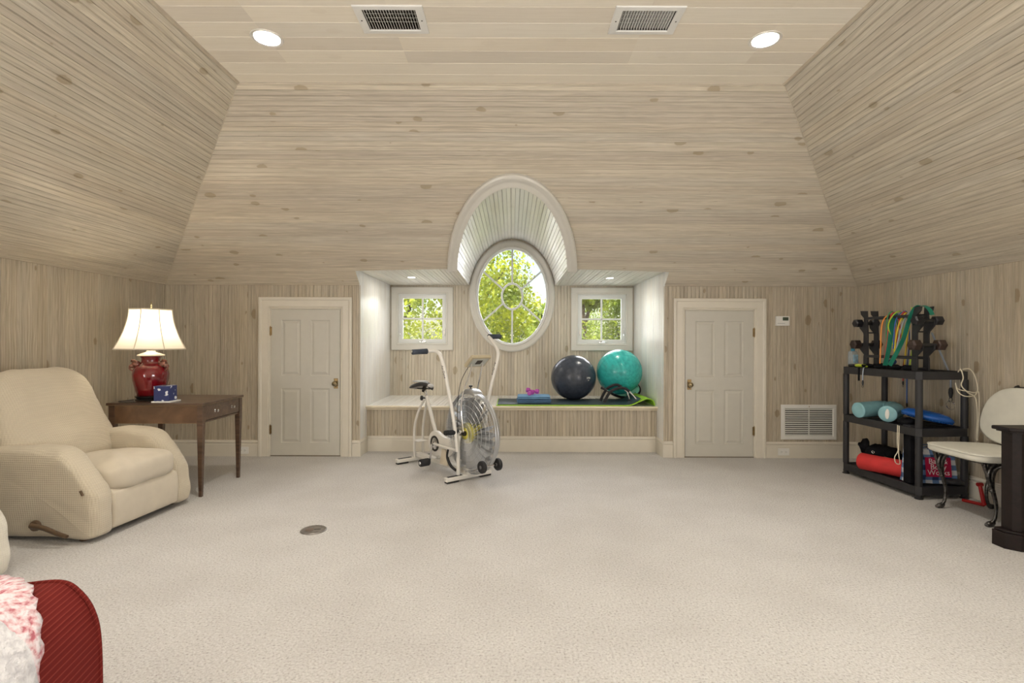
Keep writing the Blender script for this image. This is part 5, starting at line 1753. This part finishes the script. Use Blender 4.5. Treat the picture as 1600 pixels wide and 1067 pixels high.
for z in np.linspace(0, BH, 8):
    f = z/BH; d_b = BDp*(1-.45*f); ww_ = BWd*(1.0-.04*f)
    for x in np.linspace(-1, 1, 9): mb.v.append((x*ww_, -d_b, z))
    for x in np.linspace(1, -1, 9): mb.v.append((x*ww_, d_b, z))
for i in range(7):
    for k in range(18): mb.f.append((i*18+k, i*18+(k+1)%18, (i+1)*18+(k+1)%18, (i+1)*18+k))
mb.f.append(tuple(range(18))[::-1])
mb.wob(.010, 9, 5)
for i, p in enumerate(mb.v):
    if p[2] < .004: mb.v[i] = (p[0], p[1], 0)
mb.build('bag_body', gingham(), bag, smooth=50)
lx = .035
Ml = Matrix.Translation((lx, -BDp-.0025+.006, .135)) @ Matrix.Rotation(R(-5.5), 4, 'X')
MB().box((-.098, -.0016-.006, -.078), (.098, -.006, .078), Ml).build('label', plain('crimson_print', (.50, .01, .07), .4), bag)
for i, (tx, dz) in enumerate((('Bath&', .045), ('Body', 0), ('Works', -.045))):
    Mt = Ml @ Matrix.Translation((0, -.0080, dz)) @ Matrix.Rotation(PI/2, 4, 'X')
    text_mb(tx, .060, Mt, .0004).build('lettering', plain('white_print', (.82, .78, .78), .5), bag, smooth=0)
for sy in (-1, 1):
    MB().tube(spline([(-.07, sy*.035, BH-.02), (-.06, sy*.03, BH+.015), (0, sy*.03-.01, BH+.03), (.06, sy*.03, BH+.015), (.07, sy*.035, BH-.02)], 5), .004, 8).build('bag_handle', m_blue2, bag)
tag(MB().ell((0, 0, 0), (.075, .06, .022), .7, 1, 8, 20).build('water_pouch', M['black_plastic'], loc=SP(.37, .06, ZB3+.023)), 'flat black pouch right of the checked bag', 'pouch')
# ivory cable on the right end
t = tag(MB().tube(spline([P(1497, 581, 4.06), P(1501, 577, 4.03), P(1505, 590, 4.03), P(1502, 602, 4.02), P(1512, 613, 4.02), P(1524, 622, 4.03), P(1527, 650, 4.04), P(1526, 690, 4.05), P(1535, 705, 4.06), P(1541, 740, 4.06), P(1542, 765, 4.04), P(1537, 773, 4.03)], 6), .0045, 8).build('extension_cord', m_cord, smooth=60), 'ivory cord draped over the right shelf post down to the floor', 'cord')
tag(MB().tube(spline([P(1504, 577, 4.03), P(1516, 577, 4.03), P(1524, 590, 4.03), P(1527, 612, 4.03), P(1510, 611, 4.02), P(1496, 607, 4.02), P(1493, 598, 4.02), P(1497, 612, 4.02), P(1508, 619, 4.02), P(1522, 618, 4.03), P(1529, 612, 4.03), P(1530, 640, 4.03), P(1527, 688, 4.03)], 6), .0040, 8).build('extension_cord', m_cord, smooth=60), 'ivory cord looped in a coil at the shelf top corner', 'cord')
# red push-up handles on the floor
t = thing('push_up_bar', 'red plastic angled bar on the carpet beside the shelf foot', 'push-up bar', (0, 0, 0))
m_redp = plain('red_plastic', (.42, .012, .012), .35)
f0, f1 = PZ(1504, 781, .012), PZ(1538, 789, .012)
f2 = P(1531, 757, f1.y+.02)
MB().tube([f0, f1], .012, 10).build('base_bar', m_redp, t)
MB().tube([f1, f2], [.015, .013], 10).build('upright_bar', m_redp, t)
MB().tube([f2+Vector((-.018, 0, 0)), f2+Vector((.018, 0, 0))], .015, 10).build('top_cap', m_redp, t)

# ------------------------------------------------------------------ white garden chair
t = thing('metal_chair', 'white cushioned chair with ornate dark metal legs between shelf and dark console', 'chair', (3.42, 3.68, 0), R(0))
m_vinyl = plain('white_vinyl', (.70, .685, .60), .5, var=.05, bmp=.1, bscale=10)
def rr_outline(hx, hy, e, n=48):
    out = []
    for k in range(n):
        a = 2*PI*k/n
        out.append((hx*math.copysign(abs(math.cos(a))**e, math.cos(a)), hy*math.copysign(abs(math.sin(a))**e, math.sin(a))))
    return out
sz0, sz1 = .440, .495
def flatx(M_=None):  # (x,z)->(x,y), y->z
    return Matrix(((1, 0, 0, 0), (0, 0, 1, 0), (0, 1, 0, 0), (0, 0, 0, 1)))
poly = []
for k in range(56):
    a = 2*PI*k/56
    x = .25*math.copysign(abs(math.cos(a))**.42, math.cos(a)); y = (.262 if x < 0 else .262-.05*(x/.25))*math.copysign(abs(math.sin(a))**.42, math.sin(a))
    poly.append((x - .03, y))
MB().soft(poly, sz0, sz1, .020, Matrix(((1, 0, 0, 0), (0, 0, 1, 0), (0, 1, 0, 0), (0, 0, 0, 1))), dome=.008).build('seat', m_vinyl, t, smooth=60)
vs = [(x*1.003, y*1.003, z) for z in (sz1-.008,) for x, y in poly]
MB().tube([Vector(v) for v in vs+vs[:1]], .0045, 6, cap=False).build('piping', m_vinyl, t)
# back
bpoly = []
for k in range(48):
    a = 2*PI*k/48
    yy = .285*math.copysign(abs(math.cos(a))**.75, math.cos(a)); zz = .215*math.copysign(abs(math.sin(a))**.8, math.sin(a))
    yy *= 1 - .13*(zz/.215)
    bpoly.append((yy, zz))
Mb = Matrix.Translation((.232, 0, .712)) @ Matrix.Rotation(R(9), 4, 'Y') @ Matrix.Rotation(PI/2, 4, 'Z')
MB().soft(bpoly, -.022, .022, .016, Mb, dome=.012).build('backrest', m_vinyl, t, smooth=60)
mb = MB()
mb.tube([Mb @ Vector((x*1.0, -.030, z*1.02)) for x, z in bpoly+bpoly[:1]], .008, 8, cap=False)
for sy in (-1, 1):
    mb.tube(spline([(.20, sy*.12, .44), (.25, sy*.14, .55), (.265, sy*.13, .72), (.285, sy*.10, .90), (.280, sy*.06, .935)], 5), .009, 8)
mb.build('back_frame', M['iron'], t)
mb = MB().box((-.22, -.20, .424), (.19, .20, .438)); mb.build('seat_frame', M['iron'], t, bevel=.003)
def cab_leg(x, y, dx, dy):
    mb = MB()
    pts = spline([(x, y, .43), (x+dx*.045, y+dy*.02, .36), (x+dx*.020, y+dy*.01, .26), (x-dx*.008, y, .15), (x-dx*.002, y, .06), (x+dx*.022, y+dy*.006, .018)], 5)
    n_p = len(pts)
    rad = [.021 - .010*min(1, i/(n_p*.6)) + (.006 if i > n_p-4 else 0) for i in range(n_p)]
    mb.tube(pts, rad, 12)
    mb.ell((x+dx*.030, y+dy*.006, .019), (.028, .020, .018), nu=8, nv=14)
    for q in (-1, 0, 1): mb.ell((x+dx*.050, y+dy*.006+q*.010, .012), (.012, .007, .011), nu=6, nv=8)
    # leaf branches that fan out under the seat
    for sx, sy in ((-1, 0), (1, 0), (0, -1), (0, 1), (-.7, .7), (.7, -.7)):
        mb.tube(spline([(x+dx*.012, y, .25), (x+dx*.030+sx*.012, y+sy*.012, .33), (x+dx*.030+sx*.035, y+sy*.035, .40), (x+sx*.070, y+sy*.070, .428)], 4), [.009, .010, .011, .011, .010, .010, .009, .009, .008, .008, .007, .007, .006], 8)
    mb.ell((x+dx*.02, y, .245), (.019, .019, .014), nu=6, nv=10)
    return mb.build('leg', M['iron'], t, smooth=60)
cab_leg(-.130, -.195, -1, 0)
cab_leg(-.140, .200, -1, 0)
cab_leg(.165, -.175, 1, 0)
cab_leg(.165, .175, 1, 0)

# ------------------------------------------------------------------ dark console at the right edge
t = thing('console_table', 'dark espresso wood cabinet end cut off by the right edge of the photo', 'cabinet', (0, 0, 0))
cx0, cx1, cy0, cy1 = 3.045, 3.70, 3.085, 3.185
def cham(x0, x1, y0, y1, z0, z1, c=.03):
    return MB().add([(x, y, z) for z in (z0, z1) for x, y in ((x0+c, y0), (x1, y0), (x1, y1), (x0, y1), (x0, y0+c))],
                    [(0, 4, 3, 2, 1), (5, 6, 7, 8, 9)] + [(i, (i+1)%5, 5+(i+1)%5, 5+i) for i in range(5)])
cham(cx0-.048, cx1, cy0-.025, cy1+.010, 0, .095, .055).build('plinth', M['espresso'], t, smooth=0, bevel=.003)
cham(cx0-.040, cx1, cy0-.018, cy1+.005, .095, .110, .05).build('plinth_moulding', M['espresso'], t, smooth=0, bevel=.004)
cham(cx0, cx1, cy0, cy1, .110, .705, .03).build('body', M['espresso'], t, smooth=0, bevel=.002)
cham(cx0-.020, cx1, cy0-.022, cy1+.015, .705, .715, .04).build('top_moulding', M['espresso'], t, smooth=0, bevel=.003)
cham(cx0-.042, cx1, cy0-.042, cy1+.025, .715, .738, .05).build('top', M['espresso'], t, smooth=0, bevel=.007, bseg=3)

# ------------------------------------------------------------------ red armchair in the near left corner
def ribbed():
    m, n, b, _ = newmat('red_ribbed_corduroy')
    tc = N(n, 'ShaderNodeTexCoord')
    sp = N(n, 'ShaderNodeSeparateXYZ', {0: tc.outputs['Object']})
    s_ = math_(n, 'ADD', math_(n, 'MULTIPLY', sp.outputs[0], 1.0), math_(n, 'ADD', math_(n, 'MULTIPLY', sp.outputs[2], -.85), math_(n, 'MULTIPLY', sp.outputs[1], .22)))
    w1 = math_(n, 'SINE', math_(n, 'MULTIPLY', s_, 2*PI/.016))
    nz = N(n, 'ShaderNodeTexNoise', {'Vector': tc.outputs['Object'], 'Scale': 6.0, 'Detail': 3.0})
    c_ = ramp(n, w1, [(0, (.125, .014, .011)), (.8, (.145, .017, .013)), (.99, (.23, .044, .034))])
    c_ = mix(n, .25, c_, ramp(n, nz.outputs[0], [(.3, (.12, .012, .010)), (.7, (.17, .020, .015))]))
    n.links.new(c_, b.inputs['Base Color']); b.inputs['Roughness'].default_value = .9; b.inputs['Specular IOR Level'].default_value = .12
    bump(n, b, w1, .3, .0015)
    return m
m_rib2 = ribbed()
ra_ = thing('armchair', 'red ribbed armchair in the near left corner of the photo', 'armchair', (-1.100, 1.02, 0), R(0))
def arm_out(w, h, n=40):
    k = [(-w, .06), (-w, h*.70), (-w*.95, h*.88), (-w*.80, h*.955), (-w*.50, h*.985), (-.11, h), (-.062, h*.962), (-.022, h*.87), (-.004, h*.72), (0, h*.35), (0, .06)]
    return [(q.x, q.y) for q in spline([Vector((a, b, 0)) for a, b in k], 5, True)]
# broad arm whose end faces the room centre
mb = MB().soft(arm_out(.42, .602), -.24, .38, .03, dome=.004, steps=4); mb.wob(.004, 6, 2)
mb.build('arm', m_rib2, ra_, smooth=60)
pl_ = arm_out(.42, .602)
MB().tube([Vector((x+.001, .352, z)) for x, z in pl_+pl_[:1]], .006, 8, cap=False).build('welt', m_rib2, ra_)
mb = MB().soft([(q.x, q.y) for q in spline([Vector((a, b, 0)) for a, b in ((-1.15, .08), (-1.15, .40), (-.9, .44), (-.5, .43), (-.42, .38), (-.42, .08))], 4, True)], -.20, .42, .03)
mb.build('seat', m_rib2, ra_, smooth=60)
mb = MB().soft(arm_out(.30, .602), -.20, .40, .03); mb2 = MB().add(mb.v, mb.f, Matrix.Translation((-1.15, 0, 0))); mb2.build('arm', m_rib2, ra_, smooth=60)
for x in (-.36, -.08, -1.4):
    for y in (-.14, .34): MB().lathe([(.02, 0), (.026, .06)], 12, Matrix.Translation((x, y, 0))).build('foot', M['walnut'], ra_)
# fuzzy throw
def throw_mat():
    m, n, b, _ = newmat('pink_white_throw')
    tc = N(n, 'ShaderNodeTexCoord')
    nz = N(n, 'ShaderNodeTexNoise', {'Vector': tc.outputs['Object'], 'Scale': 60.0, 'Detail': 4.0})
    sp = N(n, 'ShaderNodeSeparateXYZ', {0: tc.outputs['Object']})
    s_ = math_(n, 'ADD', sp.outputs[1], math_(n, 'MULTIPLY', sp.outputs[0], -.15))
    st = math_(n, 'GREATER_THAN', math_(n, 'ADD', s_, math_(n, 'MULTIPLY', nz.outputs[0], .02)), .165)
    pk = ramp(n, nz.outputs[0], [(.34, (.45, .13, .16)), (.44, (.66, .40, .42)), (.58, (.76, .68, .70))])
    wh = ramp(n, nz.outputs[0], [(.35, (.55, .54, .56)), (.6, (.72, .71, .72))])
    n.links.new(mix(n, st, wh, pk), b.inputs['Base Color']); b.inputs['Roughness'].default_value = 1
    bump(n, b, nz.outputs[0], 1, .01)
    return m
# draped sheet following the arm outline, its far edge running askew over the crown
oz = arm_out(.42, .602)
path = [p for p in oz if p[1] > .34]
path = sorted([p for p in path if p[0] < -.03], key=lambda p: p[0]) + sorted([p for p in path if p[0] >= -.03], key=lambda p: -p[1])
path = [p for p in path if not (p[0] < -.40 and p[1] < .42)]
pts = [Vector(p) for p in path]
vs = []; fs = []; nR_ = 22
for i, p in enumerate(pts):
    t_ = (pts[min(i+1, len(pts)-1)]-pts[max(i-1, 0)]).normalized(); nr = Vector((-t_.y, t_.x))
    far = .372
    if p.x > -.26: far = .372 - .07*(p.x+.26)/.12 if p.x < -.14 else .302
    if p.x > -.14: far = .302 - .14*(p.x+.14)/.14
    far -= max(0, .50-p.y)*.3 if p.x > -.03 else 0
    for j in range(nR_+1):
        y = -.27 + (far+.27)*j/nR_ + .006*math.sin(i*1.7)
        q = p + nr*(.010+.003*math.sin(j*.9+i*.5))
        vs.append((q.x, y, q.y))
for i in range(len(pts)-1):
    for j in range(nR_): fs.append((i*(nR_+1)+j, (i+1)*(nR_+1)+j, (i+1)*(nR_+1)+j+1, i*(nR_+1)+j+1))
mb = MB().add(vs, fs)
th_ = mb.build('throw_blanket', throw_mat(), smooth=70)
th_.location = ra_.location
sm = th_.modifiers.new('thick', 'SOLIDIFY'); sm.thickness = .012; sm.offset = 1
tag(th_, 'fuzzy pink and white throw draped over the red armchair arm', 'blanket')

# ------------------------------------------------------------------ outside: trees beyond the windows
def leaf_mat(name, a, b_):
    m, n, b, out = newmat(name)
    tc = N(n, 'ShaderNodeTexCoord')
    nz = N(n, 'ShaderNodeTexNoise', {'Vector': tc.outputs['Object'], 'Scale': 1.1, 'Detail': 3.0})
    c_ = ramp(n, nz.outputs[0], [(.35, a), (.65, b_)])
    n.links.new(c_, b.inputs['Base Color']); b.inputs['Roughness'].default_value = .5
    tr = N(n, 'ShaderNodeBsdfTranslucent'); n.links.new(c_, tr.inputs[0])
    mx = N(n, 'ShaderNodeMixShader', {0: .35, 1: b.outputs[0], 2: tr.outputs[0]})
    n.links.new(mx.outputs[0], out.inputs['Surface'])
    return m
lm = [leaf_mat('yellow_green_leaf', (.15, .21, .015), (.44, .46, .03)), leaf_mat('mid_green_leaf', (.09, .15, .02), (.30, .36, .035)), leaf_mat('olive_leaf', (.17, .19, .03), (.40, .39, .05))]
m_bark = plain('bark', (.10, .07, .05), .9, bmp=.8, bscale=20)
rs = np.random.RandomState(5)
def tree(x, y, top, rad, mi, label, leaves=9000, ls=.12, zb=-4.2):
    t = thing('tree', label, 'tree', (x, y, zb), 0, 'trees beyond the windows')
    H = top - zb
    nb = 34
    cen = []
    for k in range(nb):
        a = rs.uniform(0, 2*PI); f = rs.uniform(.30, 1.0)
        rr = rad*(1.0-.55*max(0, (f-.45)/.55)**1.5)*rs.uniform(.2, .85)
        cen.append((rr*math.cos(a), rr*math.sin(a), H*f*.93, rad*rs.uniform(.24, .40)))
    cen = np.array(cen)
    idx = rs.randint(0, nb, leaves)
    d = rs.normal(size=(leaves, 3)); d /= np.linalg.norm(d, axis=1)[:, None]
    r_ = rs.uniform(.55, 1.05, leaves)[:, None]
    p = cen[idx, :3] + d*cen[idx, 3:4]*r_
    u = rs.normal(size=(leaves, 3)); u /= np.linalg.norm(u, axis=1)[:, None]
    nn = d + rs.normal(size=(leaves, 3))*.6
    u = np.cross(nn, u); u /= np.linalg.norm(u, axis=1)[:, None]
    v = np.cross(nn, u); v /= np.linalg.norm(v, axis=1)[:, None]
    s = ls*rs.uniform(.6, 1.3, leaves)[:, None]
    V = np.stack([p-u*s*.5, p+v*s*.32, p+u*s*.5, p-v*s*.32], axis=1).reshape(-1, 3)
    me = bpy.data.meshes.new('foliage')
    me.vertices.add(len(V)); me.vertices.foreach_set('co', V.ravel())
    me.loops.add(leaves*4); me.loops.foreach_set('vertex_index', np.arange(leaves*4))
    me.polygons.add(leaves); me.polygons.foreach_set('loop_start', np.arange(0, leaves*4, 4)); me.polygons.foreach_set('loop_total', np.full(leaves, 4))
    me.update(); me.validate()
    me.materials.append(lm[mi])
    o = bpy.data.objects.new('foliage', me); C.objects.link(o); o.parent = t; o['kind'] = 'stuff'
    mb = MB()
    mb.tube(spline([(0, 0, 0), (.1, .05, H*.4), (-.05, 0, H*.85)], 4), [.22, .20, .19, .18, .16, .14, .10, .07, .04], 10)
    for k in range(0, nb, 2):
        c = cen[k]; z0 = max(H*.15, c[2]-rad*.8)
        mb.tube([(0, 0, min(z0, H*.8)), (c[0]*.5, c[1]*.5, (z0+c[2])/2), (c[0], c[1], c[2])], [.07, .045, .02], 6)
    mb.build('trunk', m_bark, t)
tr = [(-1.7, 14.5, 6.5, 2.6, 0, 'broad green tree filling the left half of the oval window', 34000),
      (2.3, 16.5, 4.2, 1.9, 0, 'yellow green tree rising in the right half of the oval window', 26000),
      (1.2, 12.2, 2.2, 1.2, 1, 'low bright tree in the bottom of the oval window', 16000),
      (-6.4, 16.5, 3.0, 2.0, 0, 'yellow green tree seen through the left square window', 24000),
      (-4.6, 20.5, 4.2, 2.0, 1, 'taller green tree behind, seen at the right of the left square window', 16000),
      (6.2, 15.5, 4.0, 2.1, 2, 'olive tree seen through the right square window', 26000),
      (4.6, 20.5, 4.4, 2.2, 1, 'tall green tree far behind, between oval and right window', 18000),
      (-10.6, 16.5, 3.5, 2.1, 1, 'green tree hidden left of the left window', 6000),
      (10.6, 17.0, 3.8, 2.2, 0, 'yellow green tree right of the right window', 6000),
      (-.4, 21.5, 4.0, 2.4, 1, 'far green tree behind the centre of the oval window', 22000),
      (-8.4, 24.0, 4.4, 2.6, 1, 'distant green tree left of the left window', 12000),
      (-2.9, 27.5, 4.2, 2.6, 0, 'distant yellow green tree behind the broad tree', 14000),
      (2.9, 27.0, 3.6, 2.6, 1, 'distant green tree behind the right half of the oval', 14000),
      (8.8, 24.0, 4.8, 2.6, 0, 'distant yellow green tree behind the olive tree', 14000)]
for x, y, top, rad, mi, lab, nl in tr: tree(x, y, top, rad, mi, lab, nl)
mb = MB().box((-60, 7.4, -4.4), (60, 90, -4.2))
mbr = MB().box((-6, YW+.125, .18), (6, 10.4, .30))
struct('bounce_slab', mbr, plain('white_bounce_surface', (.78, .77, .74), .8), smooth=0)  # added unseen pale slab that bounces sunlight up into the barrel
struct('lawn', mb, plain('grass', (.12, .17, .05), .9, var=.3, scale=1.5), smooth=0)
